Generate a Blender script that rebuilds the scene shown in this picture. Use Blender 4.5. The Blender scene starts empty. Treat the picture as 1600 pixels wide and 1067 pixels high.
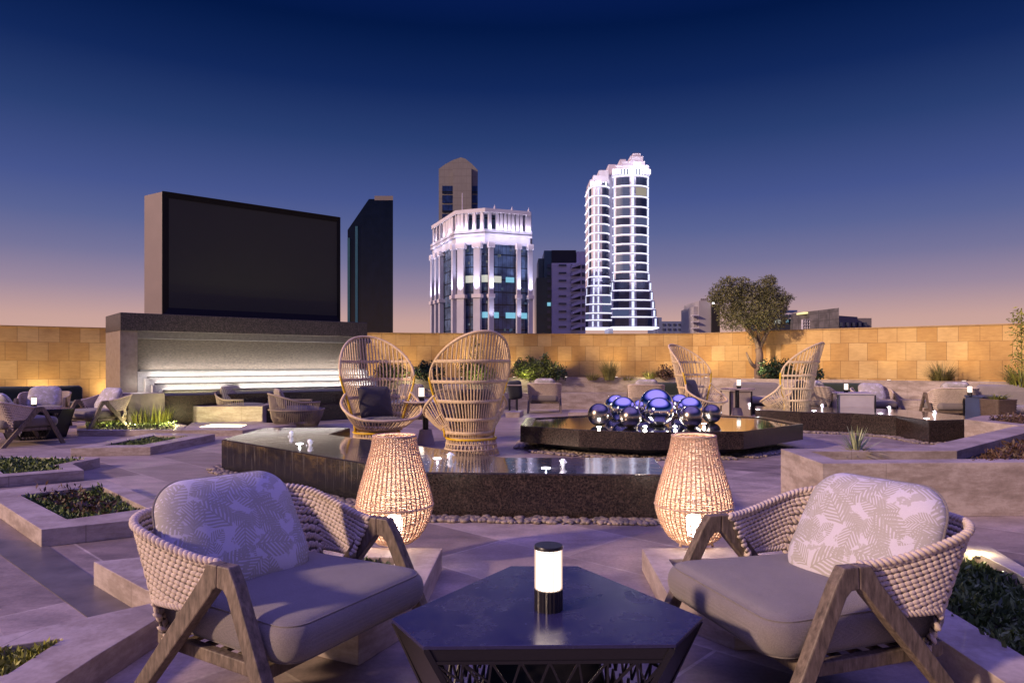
import bpy, bmesh, math, random
from mathutils import Vector, Matrix, noise
random.seed(7)
sc = bpy.context.scene
C = sc.collection
PI = math.pi
# ------------------------------------------------------------------ camera
F, HZ, CH = 1067.0, 568.0, 1.22          # focal length in photo pixels, horizon row, camera height
cam = bpy.data.cameras.new('camera'); co = bpy.data.objects.new('camera', cam); C.objects.link(co)
co.location = (0, 0, CH); co.rotation_euler = (PI/2, 0, 0)
cam.sensor_width = 36; cam.lens = 24; cam.shift_y = (HZ-533.5)/1600
cam.clip_start = .05; cam.clip_end = 6000
sc.camera = co
sc.view_settings.view_transform = 'Standard'; sc.view_settings.look = 'None'
sc.view_settings.exposure = 0; sc.view_settings.gamma = 1
# ------------------------------------------------------------------ dusk sky
def s2l(c):
    c = c/255
    return c/12.92 if c <= .04045 else ((c+.055)/1.055)**2.4
def rgb(r, g, b): return (s2l(r), s2l(g), s2l(b), 1)
W = bpy.data.worlds.new('World'); sc.world = W; W.use_nodes = True
nt = W.node_tree; nt.nodes.clear()
tc = nt.nodes.new('ShaderNodeTexCoord'); sx = nt.nodes.new('ShaderNodeSeparateXYZ')
rp = nt.nodes.new('ShaderNodeValToRGB'); bg = nt.nodes.new('ShaderNodeBackground'); wo = nt.nodes.new('ShaderNodeOutputWorld')
nt.links.new(tc.outputs['Generated'], sx.inputs[0]); nt.links.new(sx.outputs['Z'], rp.inputs[0])
nt.links.new(rp.outputs[0], bg.inputs[0]); nt.links.new(bg.outputs[0], wo.inputs[0]); bg.inputs[1].default_value = 1.0
cr = rp.color_ramp
mr = nt.nodes.new('ShaderNodeMapRange'); nt.links.new(sx.outputs['Z'], mr.inputs[0]); nt.links.new(mr.outputs[0], bg.inputs[1])
for i_, v_ in ((1, .55), (2, .75), (3, 1.0), (4, 1.45)): mr.inputs[i_].default_value = v_
stops = [(0, (222, 178, 152)), (.02, (214, 172, 156)), (.060, (200, 162, 156)), (.10, (156, 137, 158)), (.142, (118, 116, 154)),
         (.185, (90, 100, 149)), (.228, (70, 85, 142)), (.305, (42, 63, 115)), (.372, (18, 40, 92)), (.44, (3, 24, 70)), (.53, (12, 30, 92)),
         (.66, (84, 84, 190)), (.8, (146, 134, 246)), (1, (154, 140, 248))]
while len(cr.elements) < len(stops): cr.elements.new(.5)
for e, (p, c) in zip(cr.elements, stops): e.position = p; e.color = rgb(*c)
# low warm flood light from the left
sun = bpy.data.lights.new('sun', 'SUN'); sun.energy = 4.1; sun.angle = math.radians(4); sun.color = (1, .70, .50)
so = bpy.data.objects.new('sun', sun); C.objects.link(so)
so.rotation_euler = Vector((.84, .46, -.38)).to_track_quat('-Z', 'Y').to_euler()

# ------------------------------------------------------------------ helpers
def at(px, py, z=0):
    D = (CH-z)*F/(py-HZ); return Vector(((px-800)/F*D, D, z))
def atD(px, D, z=0): return Vector(((px-800)/F*D, D, z))
def hz(py, D): return CH-(py-HZ)/F*D
def xy(v): return (v[0], v[1])

class MB:
    def __init__(s): s.v = []; s.f = []; s.uv = None
    def add(s, vs, fs):
        n = len(s.v); s.v += [tuple(p) for p in vs]; s.f += [tuple(i+n for i in f) for f in fs]; return s
    def box(s, c, d, rz=0):
        x, y, z = [a/2 for a in d]; ca, sa = math.cos(rz), math.sin(rz)
        vs = []
        for k in (-1, 1):
            for (i, j) in ((-1, -1), (1, -1), (1, 1), (-1, 1)):
                X, Y = i*x, j*y
                vs.append((c[0]+X*ca-Y*sa, c[1]+X*sa+Y*ca, c[2]+k*z))
        return s.add(vs, [(3, 2, 1, 0), (4, 5, 6, 7), (0, 1, 5, 4), (1, 2, 6, 5), (2, 3, 7, 6), (3, 0, 4, 7)])
    def prism(s, poly, z0, z1):
        poly = [(p[0], p[1]) for p in poly]
        if sum(poly[i-1][0]*poly[i][1]-poly[i][0]*poly[i-1][1] for i in range(len(poly))) < 0: poly = poly[::-1]
        n = len(poly)
        vs = [(x, y, z0) for x, y in poly]+[(x, y, z1) for x, y in poly]
        fs = [tuple(range(n-1, -1, -1)), tuple(range(n, 2*n))]+[(i, (i+1) % n, n+(i+1) % n, n+i) for i in range(n)]
        return s.add(vs, fs)
    def ring(s, outer, inner, z0, z1, zin=None):
        n = len(outer); zin = z0 if zin is None else zin
        vs = [(p[0], p[1], z0) for p in outer]+[(p[0], p[1], z1) for p in outer]+[(p[0], p[1], z1) for p in inner]+[(p[0], p[1], zin) for p in inner]
        fs = []
        for i in range(n):
            j = (i+1) % n
            for k in range(4):
                l = (k+1) % 4
                fs.append((k*n+i, k*n+j, l*n+j, l*n+i))
        return s.add(vs, fs)
    def beam(s, a, b, w, h, up=(0, 0, 1)):
        a, b = Vector(a), Vector(b); d = (b-a).normalized(); u = Vector(up)
        x = d.cross(u).normalized()*w/2; y = x.cross(d).normalized()*h/2
        vs = [p+i*x+j*y for p in (a, b) for (i, j) in ((-1, -1), (1, -1), (1, 1), (-1, 1))]
        return s.add(vs, [(0, 1, 2, 3), (7, 6, 5, 4), (0, 4, 5, 1), (1, 5, 6, 2), (2, 6, 7, 3), (3, 7, 4, 0)])
    def tube(s, pts, r, n=6, closed=False, r2=None):
        pts = [Vector(p) for p in pts]; m = len(pts); vs = []; prev = None
        for i, p in enumerate(pts):
            a = pts[(i-1) % m] if (closed or i > 0) else p
            b = pts[(i+1) % m] if (closed or i < m-1) else p
            d = (b-a).normalized()
            if prev is None:
                prev = d.orthogonal().normalized()
            x = (prev-d*prev.dot(d))
            x = x.normalized() if x.length > 1e-6 else d.orthogonal().normalized()
            prev = x; y = d.cross(x)
            rr = r if r2 is None else r+(r2-r)*i/(m-1)
            vs += [p+(x*math.cos(2*PI*k/n)+y*math.sin(2*PI*k/n))*rr for k in range(n)]
        fs = []
        for i in range(m if closed else m-1):
            j = (i+1) % m
            fs += [(i*n+k, i*n+(k+1) % n, j*n+(k+1) % n, j*n+k) for k in range(n)]
        if not closed: fs += [tuple(range(n-1, -1, -1)), tuple((m-1)*n+k for k in range(n))]
        return s.add(vs, fs)
    def lathe(s, prof, n=32, c=(0, 0, 0), cap=True):
        vs = [(c[0]+r*math.cos(2*PI*k/n), c[1]+r*math.sin(2*PI*k/n), c[2]+z) for r, z in prof for k in range(n)]
        m = len(prof)
        fs = [(i*n+k, i*n+(k+1) % n, (i+1)*n+(k+1) % n, (i+1)*n+k) for i in range(m-1) for k in range(n)]
        if cap: fs += [tuple(range(n-1, -1, -1)), tuple((m-1)*n+k for k in range(n))]
        return s.add(vs, fs)
    def ball(s, c, r, nu=32, nv=20, sc=(1, 1, 1), M=None):
        vs = []; 
        for j in range(1, nv):
            t = PI*j/nv
            for i in range(nu):
                a = 2*PI*i/nu; vs.append(Vector((math.sin(t)*math.cos(a)*r*sc[0], math.sin(t)*math.sin(a)*r*sc[1], math.cos(t)*r*sc[2])))
        vs += [Vector((0, 0, r*sc[2])), Vector((0, 0, -r*sc[2]))]
        if M is not None: vs = [M @ v for v in vs]
        vs = [v+Vector(c) for v in vs]
        T = (nv-1)*nu
        fs = [(j*nu+i, (j+1)*nu+i, (j+1)*nu+(i+1) % nu, j*nu+(i+1) % nu) for j in range(nv-2) for i in range(nu)]
        fs += [(T, i, (i+1) % nu) for i in range(nu)]+[(T+1, (nv-2)*nu+(i+1) % nu, (nv-2)*nu+i) for i in range(nu)]
        return s.add(vs, fs)
    def pad(s, outline, T, k=4, M=None, crown=0):
        """cushion: outline points (x,y) counter-clockwise about the origin, half thickness T, boxiness k"""
        n = len(outline); rho = [0, .2, .4, .6, .75, .85, .90, .935, .96, .975, .987, .995, 1]
        def lvl(q): return T*(max(0, 1-q**k))**.5+crown*(1-q*q)
        vs = []; seq = [(q, 1) for q in rho[1:]]+[(q, -1) for q in rho[-2:0:-1]]
        for q, sg in seq:
            for (x, y) in outline: vs.append(Vector((x*q, y*q, sg*lvl(q) if sg > 0 else -T*(max(0, 1-q**k))**.5)))
        vs += [Vector((0, 0, lvl(0))), Vector((0, 0, -T))]
        if M is not None: vs = [M @ v for v in vs]
        m = len(seq)
        fs = [((i)*n+j, (i+1)*n+j, (i+1)*n+(j+1) % n, i*n+(j+1) % n) for i in range(m-1) for j in range(n)]
        fs += [(m*n, j, (j+1) % n) for j in range(n)]+[(m*n+1, (m-1)*n+(j+1) % n, (m-1)*n+j) for j in range(n)]
        return s.add(vs, fs)
    def build(s, name, mat, parent=None, smooth=False, loc=None, bevel=0, label=None, fix=True):
        me = bpy.data.meshes.new(name); me.from_pydata(s.v, [], s.f); me.materials.append(mat)
        if s.uv:
            ul = me.uv_layers.new(name='UVMap')
            for i, l in enumerate(me.loops): ul.data[i].uv = s.uv[l.vertex_index]
        if fix:
            bm = bmesh.new(); bm.from_mesh(me); bmesh.ops.recalc_face_normals(bm, faces=bm.faces); bm.to_mesh(me); bm.free()
        if smooth:
            me.polygons.foreach_set('use_smooth', [True]*len(me.polygons))
            if smooth == 'auto': me.set_sharp_from_angle(angle=math.radians(35))
        o = bpy.data.objects.new(name, me); C.objects.link(o)
        if parent: o.parent = parent
        if loc is not None: o.location = loc
        if bevel:
            b = o.modifiers.new('bevel', 'BEVEL'); b.width = bevel; b.segments = 2; b.limit_method = 'ANGLE'; b.angle_limit = math.radians(40)
        if label: o['label'] = label
        return o
def tag(o, label=None, cat=None, group=None, kind=None):
    if label: o['label'] = label
    if cat: o['category'] = cat
    if group: o['group'] = group
    if kind: o['kind'] = kind
    return o
def thing(name, loc, rz, label, cat, group=None):
    o = bpy.data.objects.new(name, None); C.objects.link(o); o.location = loc; o.rotation_euler = (0, 0, rz)
    o.empty_display_size = .1
    return tag(o, label, cat, group)
def kids(o): return [x for x in bpy.data.objects if x.parent == o]
def copy_tree(o, parent=None):
    c = o.copy(); C.objects.link(c); c.parent = parent
    for ch in kids(o): copy_tree(ch, c)
    return c
def face_rz(fx, fy): return math.atan2(-fx, fy)     # local +y looks along (fx, fy)
def light(kind, name, loc, power, color, size=.05, direction=None, parent=None, spot=60, blend=.6):
    l = bpy.data.lights.new(name, kind); l.energy = power; l.color = color
    if kind == 'AREA': l.size = size
    elif kind != 'SUN': l.shadow_soft_size = size
    if kind == 'SPOT': l.spot_size = math.radians(spot); l.spot_blend = blend
    o = bpy.data.objects.new(name, l); C.objects.link(o); o.location = loc
    if direction: o.rotation_euler = Vector(direction).to_track_quat('-Z', 'Y').to_euler()
    if parent: o.parent = parent
    return o
def offset(poly, w):
    """inset polygon by w (number or list per edge i -> i+1); positive goes inward"""
    n = len(poly); P = [Vector((p[0], p[1])) for p in poly]
    area = sum(P[i-1].x*P[i].y-P[i].x*P[i-1].y for i in range(n)); sg = 1 if area > 0 else -1
    if not isinstance(w, (list, tuple)): w = [w]*n
    out = []
    for i in range(n):
        a, b, c = P[i-1], P[i], P[(i+1) % n]
        d1 = (b-a).normalized(); d2 = (c-b).normalized()
        n1 = Vector((-d1.y, d1.x))*sg; n2 = Vector((-d2.y, d2.x))*sg
        p1 = a+n1*w[i-1]; p2 = b+n2*w[i]
        den = d1.x*d2.y-d1.y*d2.x
        if abs(den) < .05: out.append(tuple(b+n2*w[i])); continue
        t = ((p2-p1).x*d2.y-(p2-p1).y*d2.x)/den
        out.append(tuple(p1+d1*t))
    return out
def rrect(w, h, r, n=10, taper=0):
    """rounded rectangle outline, w x h full size, taper narrows the -y side"""
    pts = []
    for (cx, cy, a0) in ((w/2-r, h/2-r, 0), (-w/2+r, h/2-r, PI/2), (-w/2+r, -h/2+r, PI), (w/2-r, -h/2+r, 3*PI/2)):
        for k in range(n):
            a = a0+PI/2*k/(n-1); pts.append([cx+r*math.cos(a), cy+r*math.sin(a)])
    for p in pts: p[0] *= 1-taper*(.5-p[1]/h)
    return pts
def smooth_path(pts, n, closed=False):
    P = [Vector(p) for p in pts]; m = len(P); out = []
    segs = m if closed else m-1; dense = []
    for i in range(segs):
        p0 = P[(i-1) % m] if closed or i > 0 else P[0]*2-P[1]
        p1 = P[i]; p2 = P[(i+1) % m]; p3 = P[(i+2) % m] if closed or i < m-2 else P[-1]*2-P[-2]
        for k in range(16):
            t = k/16; dense.append(.5*((2*p1)+(p2-p0)*t+(2*p0-5*p1+4*p2-p3)*t*t+(3*p1-p0-3*p2+p3)*t**3))
    if not closed: dense.append(P[-1])
    L = [0]
    for i in range(1, len(dense)): L.append(L[-1]+(dense[i]-dense[i-1]).length)
    j = 0
    for k in range(n):
        s = L[-1]*k/(n-1)
        while j < len(L)-2 and L[j+1] < s: j += 1
        out.append(dense[j].lerp(dense[j+1], (s-L[j])/max(1e-9, L[j+1]-L[j])))
    return out

# ------------------------------------------------------------------ materials
class N:
    def __init__(s, name):
        s.m = bpy.data.materials.new(name); s.m.use_nodes = True; s.t = s.m.node_tree
        s.b = s.t.nodes['Principled BSDF']
    def n(s, kind, **kw):
        x = s.t.nodes.new('ShaderNode'+kind)
        for k, v in kw.items(): setattr(x, k, v)
        return x
    def l(s, a, b): s.t.links.new(a, b)
    def coord(s, scale=(1, 1, 1), rot=(0, 0, 0), uv=False):
        t = s.n('TexCoord'); mp = s.n('Mapping'); mp.inputs['Scale'].default_value = scale; mp.inputs['Rotation'].default_value = rot
        s.l(t.outputs['UV' if uv else 'Object'], mp.inputs[0]); return mp.outputs[0]
    def noise(s, vec, scale, detail=4, rough=.6):
        x = s.n('TexNoise'); x.inputs['Scale'].default_value = scale; x.inputs['Detail'].default_value = detail; x.inputs['Roughness'].default_value = rough
        s.l(vec, x.inputs[0]); return x.outputs['Fac']
    def ramp(s, fac, stops):
        r = s.n('ValToRGB'); e = r.color_ramp.elements
        while len(e) < len(stops): e.new(.5)
        for q, (p, c) in zip(e, stops): q.position = p; q.color = (*c, 1)
        s.l(fac, r.inputs[0]); return r.outputs[0]
    def mix(s, f, a, b, mode='MIX'):
        x = s.n('Mix', data_type='RGBA', blend_type=mode)
        for sock, v in ((x.inputs[0], f), (x.inputs[6], a), (x.inputs[7], b)):
            if hasattr(v, 'is_linked'): s.l(v, sock)
            else: sock.default_value = v if not isinstance(v, tuple) or len(v) == 4 else (*v, 1)
        return x.outputs[2]
    def math(s, op, a, b=0, c=0):
        x = s.n('Math', operation=op)
        for i, v in enumerate((a, b, c)):
            if hasattr(v, 'is_linked'): s.l(v, x.inputs[i])
            else: x.inputs[i].default_value = v
        return x.outputs[0]
    def bump(s, h, strength=.3, dist=.01):
        x = s.n('Bump'); x.inputs['Strength'].default_value = strength; x.inputs['Distance'].default_value = dist
        s.l(h, x.inputs['Height']); s.l(x.outputs[0], s.b.inputs['Normal']); return x
    def set(s, col=None, rough=.6, metal=0, spec=None):
        if col is not None:
            if hasattr(col, 'is_linked'): s.l(col, s.b.inputs['Base Color'])
            else: s.b.inputs['Base Color'].default_value = (*col, 1)
        if hasattr(rough, 'is_linked'): s.l(rough, s.b.inputs['Roughness'])
        else: s.b.inputs['Roughness'].default_value = rough
        s.b.inputs['Metallic'].default_value = metal
        if spec is not None: s.b.inputs['Specular IOR Level'].default_value = spec
        return s.m
def simple(name, a, b=None, scale=8, rough=.6, metal=0, bump=.15, dist=.003, stretch=(1, 1, 1), spec=None, detail=4):
    q = N(name); v = q.coord(stretch); f = q.noise(v, scale, detail)
    b = b or tuple(x*.7 for x in a)
    q.set(q.ramp(f, [(.3, b), (.7, a)]), rough, metal, spec)
    if bump: q.bump(q.noise(v, scale*6, 3), bump, dist)
    return q.m
def emit(name, col, strength):
    q = N(name); q.set((0.02, .02, .02), .5); q.b.inputs['Emission Color'].default_value = (*col, 1); q.b.inputs['Emission Strength'].default_value = strength
    return q.m

def m_floor():
    q = N('paving stone'); v = q.coord(rot=(0, 0, math.radians(43)))
    br = q.n('TexBrick'); br.inputs['Scale'].default_value = 1; br.inputs['Brick Width'].default_value = 1.35; br.inputs['Row Height'].default_value = .68
    br.inputs['Mortar Size'].default_value = .008; br.inputs['Mortar Smooth'].default_value = .1; br.offset = .42
    br.inputs['Color1'].default_value = (.31, .255, .225, 1); br.inputs['Color2'].default_value = (.56, .48, .43, 1); br.inputs['Mortar'].default_value = (.62, .55, .48, 1)
    q.l(v, br.inputs[0])
    v2 = q.coord((1, 3.2, 1), (0, 0, math.radians(43)))
    a = q.noise(v2, 1.6, 8, .65); b = q.noise(q.coord(), .5, 3)
    c = q.mix(.6, br.outputs[0], q.ramp(a, [(.28, (.24, .22, .22)), (.48, (.66, .62, .6)), (.7, (1.1, 1.05, 1.02))]), 'MULTIPLY')
    c = q.mix(.45, c, q.ramp(b, [(.35, (.55, .5, .5)), (.65, (1.1, 1.05, 1))]), 'MULTIPLY')
    cl = q.noise(q.coord(), 3.3, 9, .72); gr = q.noise(q.coord(), 45, 4, .7)
    c = q.mix(.45, c, q.ramp(cl, [(.36, (.42, .36, .34)), (.5, (.85, .82, .8)), (.62, (1.2, 1.12, 1.08))]), 'MULTIPLY')
    c = q.mix(.35, c, q.ramp(gr, [(.35, (.5, .5, .5)), (.6, (1.15, 1.15, 1.15))]), 'MULTIPLY')
    q.set(c, q.math('MULTIPLY_ADD', cl, .45, .22))
    h = q.math('SUBTRACT', q.math('MULTIPLY', q.noise(v2, 9, 6, .7), .5), q.math('MULTIPLY', br.outputs['Fac'], .6))
    q.bump(h, .35, .004); return q.m
def m_travertine(name, a, b, rough=.5):
    q = N(name); v = q.coord((1, 1, 4), (0, 0, .3))
    f = q.noise(v, 2.2, 9, .72); g = q.noise(q.coord(), 26, 5, .75)
    c = q.mix(.5, q.ramp(f, [(.32, tuple(x*.75 for x in b)), (.45, b), (.56, a), (.7, tuple(min(1, x*1.18) for x in a))]), q.ramp(g, [(.35, (.72, .69, .67)), (.6, (1.05, 1.05, 1.05))]), 'MULTIPLY')
    # slab joints every 0.95 m along both plan directions
    s = q.n('SeparateXYZ'); q.l(q.coord(rot=(0, 0, .12)), s.inputs[0])
    j = q.math('LESS_THAN', q.math('FRACT', q.math('MULTIPLY', s.outputs[0], 1/1.15)), .005)
    c = q.mix(q.math('MULTIPLY', j, .55), c, tuple(x*.45 for x in b))
    q.set(c, rough); q.bump(q.math('ADD', q.math('MULTIPLY', f, .4), g), .2, .004); return q.m
def m_sandstone():
    q = N('sandstone blocks'); v = q.coord(uv=True)
    br = q.n('TexBrick'); br.inputs['Scale'].default_value = 1; br.inputs['Brick Width'].default_value = .405; br.inputs['Row Height'].default_value = .43
    br.inputs['Mortar Size'].default_value = .004; br.inputs['Bias'].default_value = 0; br.offset = .45
    br.inputs['Color1'].default_value = (.53, .32, .10, 1); br.inputs['Color2'].default_value = (.68, .48, .20, 1); br.inputs['Mortar'].default_value = (.26, .15, .06, 1)
    q.l(v, br.inputs[0])
    a = q.noise(v, 1.1, 5, .6); b = q.noise(q.coord((1, 4, 1), uv=True), 5, 6, .7)
    c = q.mix(.6, br.outputs[0], q.ramp(a, [(.3, (.62, .52, .42)), (.5, (.95, .92, .9)), (.7, (1.15, 1.2, 1.2))]), 'MULTIPLY')
    c = q.mix(.35, c, q.ramp(b, [(.3, (.6, .5, .4)), (.6, (1.1, 1.1, 1.1))]), 'MULTIPLY')
    q.set(c, .75)
    q.bump(q.math('SUBTRACT', q.math('MULTIPLY', b, .5), br.outputs['Fac']), .4, .006); return q.m
def m_granite(name, base, rough=.25, sc_=60):
    q = N(name); v = q.coord(); a = q.noise(v, sc_, 6, .8); b = q.noise(v, sc_*.25, 4, .7)
    c = q.ramp(a, [(.36, tuple(x*.25 for x in base)), (.5, base), (.62, tuple(min(1, x*2.6) for x in base)), (.7, (base[0]*3.2, base[1]*2.6, base[2]*2.6))])
    c = q.mix(.5, c, q.ramp(b, [(.35, (.45, .45, .45)), (.6, (1.2, 1.15, 1.15))]), 'MULTIPLY')
    q.set(c, rough); q.bump(a, .08, .002); return q.m
def m_wet():
    q = N('wet granite with running water'); ang = -math.radians(33)
    v = q.coord((60, 1, 1.3), (0, 0, ang)); st = q.noise(v, 1.2, 5, .7); sp = q.noise(q.coord(), 60, 5, .8)
    mo = q.noise(q.coord((1.2, 1.2, 3)), 1.6, 6, .7)
    z = q.n('SeparateXYZ'); q.l(q.coord(), z.inputs[0])
    stain = q.math('MULTIPLY', q.math('MULTIPLY', mo, 1.3), q.math('MULTIPLY_ADD', z.outputs[2], 1.5, .55))
    c = q.ramp(stain, [(.50, (.010, .009, .008)), (.66, (.04, .03, .014)), (.86, (.13, .09, .03))])
    c = q.mix(.6, c, q.ramp(sp, [(.35, (.35, .35, .35)), (.65, (1.5, 1.4, 1.4))]), 'MULTIPLY')
    c = q.mix(q.math('MULTIPLY', q.ramp(st, [(.56, (0, 0, 0)), (.74, (.7, .7, .7))]), q.math('MULTIPLY', z.outputs[2], 2.6)), c, (.34, .32, .30))  # pale streaks towards the top: glare on the water painted into the colour
    q.set(c, q.math('MULTIPLY_ADD', st, .3, .06)); q.bump(st, .35, .006); return q.m
def m_water(name, amp=.25, col=(.006, .009, .012), scale=7):
    q = N(name); v = q.coord(); q.set(col, .06, 0, .9)
    q.b.inputs['IOR'].default_value = 1.9; q.b.inputs['Coat Weight'].default_value = .6; q.b.inputs['Coat Roughness'].default_value = .05
    q.bump(q.math('ADD', q.noise(v, scale, 3, .5), q.math('MULTIPLY', q.noise(v, scale*3.5, 2), .3)), amp, .012); return q.m
def m_wood():
    q = N('weathered teak'); v = q.coord((1, 1, .25)); f = q.noise(v, 60, 5, .7); g = q.noise(q.coord(), 5, 3)
    c = q.mix(.5, q.ramp(f, [(.3, (.06, .044, .031)), (.55, (.165, .126, .092)), (.75, (.27, .21, .16))]), q.ramp(g, [(.3, (.65, .65, .65)), (.7, (1.15, 1.1, 1.1))]), 'MULTIPLY')
    q.set(c, .6); q.bump(f, .35, .002); return q.m
def m_rope(name, a, b):
    q = N(name); v = q.coord((1, 1, 2.2)); f = q.noise(v, 260, 3); g = q.noise(q.coord(), 14, 3)
    c = q.mix(.6, q.ramp(f, [(.35, b), (.65, a)]), q.ramp(g, [(.3, (.72, .7, .68)), (.7, (1.1, 1.1, 1.1))]), 'MULTIPLY')
    q.set(c, .8); q.bump(f, .7, .002); return q.m
def m_fabric(name, a, k=1.0):
    q = N(name); v = q.coord(); fine = q.noise(v, 330, 2); fold = q.noise(q.coord((1, 2.6, 1), (0, 0, .5)), 4.5, 2, .4)
    w1 = q.n('TexWave'); w1.inputs['Scale'].default_value = 260; w1.inputs['Distortion'].default_value = 1.5; q.l(v, w1.inputs[0])
    w2 = q.n('TexWave', bands_direction='Y'); w2.inputs['Scale'].default_value = 260; w2.inputs['Distortion'].default_value = 1.5; q.l(v, w2.inputs[0])
    f = q.math('ADD', w1.outputs['Fac'], w2.outputs['Fac']); g = q.noise(v, 9, 4)
    c = q.mix(.5, q.ramp(q.math('MULTIPLY', f, .5), [(.2, tuple(x*.78 for x in a)), (.8, a)]), q.ramp(g, [(.3, (.8, .8, .8)), (.7, (1.08, 1.08, 1.08))]), 'MULTIPLY')
    c = q.mix(.55, c, q.ramp(fine, [(.35, (.55, .55, .55)), (.65, (1.25, 1.25, 1.25))]), 'MULTIPLY')
    q.set(c, .85); q.b.inputs['Sheen Weight'].default_value = .25
    b2 = q.math('ADD', q.math('MULTIPLY', f, .3), q.math('MULTIPLY_ADD', fold, 6.5*k, q.math('MULTIPLY', fine, .5))); q.bump(b2, .45, .006); return q.m
def m_leafprint():
    q = N('leaf print fabric'); v = q.coord()
    nd = q.n('TexNoise'); nd.inputs['Scale'].default_value = 7; q.l(v, nd.inputs[0])
    wv = q.n('VectorMath', operation='MULTIPLY_ADD'); q.l(nd.outputs['Color'], wv.inputs[0]); wv.inputs[1].default_value = (.035, .035, .035); q.l(v, wv.inputs[2])
    masks = []
    for (sc_, off) in ((6.5, (0, 0, 0)), (8.5, (3.3, 1.7, 0)), (11, (7.1, 4.2, 0))):
        mp = q.n('Mapping'); mp.inputs['Location'].default_value = off; mp.inputs['Scale'].default_value = (1, 1, 0); q.l(wv.outputs[0], mp.inputs[0])
        vo = q.n('TexVoronoi', voronoi_dimensions='2D'); vo.inputs['Scale'].default_value = sc_; vo.inputs['Randomness'].default_value = .8; q.l(mp.outputs[0], vo.inputs[0])
        sub = q.n('VectorMath', operation='SUBTRACT'); q.l(mp.outputs[0], sub.inputs[0]); q.l(vo.outputs['Position'], sub.inputs[1])
        rt = q.n('VectorRotate', rotation_type='Z_AXIS'); q.l(sub.outputs[0], rt.inputs['Vector'])
        sp = q.n('SeparateColor'); q.l(vo.outputs['Color'], sp.inputs[0])
        q.l(q.math('MULTIPLY', sp.outputs[0], 6.28), rt.inputs['Angle'])
        s = q.n('SeparateXYZ'); q.l(rt.outputs[0], s.inputs[0])
        x = q.math('MULTIPLY', s.outputs[0], sc_); y = q.math('ABSOLUTE', q.math('MULTIPLY', s.outputs[1], sc_))
        yb = q.math('ADD', y, q.math('MULTIPLY', q.math('MULTIPLY', x, x), .25))
        wid = q.math('MULTIPLY', q.math('SUBTRACT', 1, q.math('MULTIPLY', q.math('MULTIPLY', x, x), 3.2)), .34)
        inside = q.math('LESS_THAN', yb, wid)
        st = q.math('GREATER_THAN', q.math('SINE', q.math('MULTIPLY', q.math('SUBTRACT', x, q.math('MULTIPLY', y, 1.0)), 52)), -.25)
        vein = q.math('LESS_THAN', y, .016)
        masks.append(q.math('MAXIMUM', q.math('MULTIPLY', inside, st), q.math('MULTIPLY', inside, vein)))
    m = q.math('MAXIMUM', masks[0], q.math('MAXIMUM', masks[1], q.math('MULTIPLY', masks[2], q.math('GREATER_THAN', q.noise(v, 5, 2), .5))))
    blot = q.math('GREATER_THAN', q.noise(v, 16, 3), .57)
    m = q.math('MAXIMUM', m, q.math('MULTIPLY', blot, .75))
    c = q.mix(m, (.58, .54, .60), (.40, .37, .335))
    w = q.noise(v, 420, 2)
    q.set(q.mix(.3, c, q.ramp(w, [(.3, (.6, .6, .6)), (.7, (1.1, 1.1, 1.1))]), 'MULTIPLY'), .85); q.bump(w, .4, .002); return q.m
def m_foliage(name, a, b, rough=.55):
    q = N(name); g = q.n('NewGeometry'); f = q.noise(q.coord(), 3.5, 3)
    r = q.math('ADD', q.math('MULTIPLY', g.outputs['Random Per Island'], .6), q.math('MULTIPLY', f, .5))
    q.set(q.ramp(r, [(.2, b), (.8, a)]), rough); q.b.inputs['Subsurface Weight'].default_value = 0
    return q.m
def m_glassgrid(name, col, gx=3.2, gz=3.6, line=(.01, .01, .012), rough=.12, va=.38):
    q = N(name); v = q.coord(); s = q.n('SeparateXYZ'); q.l(v, s.inputs[0])
    fx = q.math('LESS_THAN', q.math('FRACT', q.math('MULTIPLY', q.math('ADD', s.outputs[0], s.outputs[1]), 1/gx)), .07)
    fz = q.math('LESS_THAN', q.math('FRACT', q.math('MULTIPLY', s.outputs[2], 1/gz)), .09)
    cell = q.noise(q.coord((.3, .3, .3)), 1.2, 2)
    c = q.mix(q.math('MAXIMUM', fx, fz), q.ramp(cell, [(.35, tuple(x*(1-va) for x in col)), (.65, tuple(x*(1+va) for x in col))]), line)
    q.set(c, rough, 0, .5); return q.m

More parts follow.
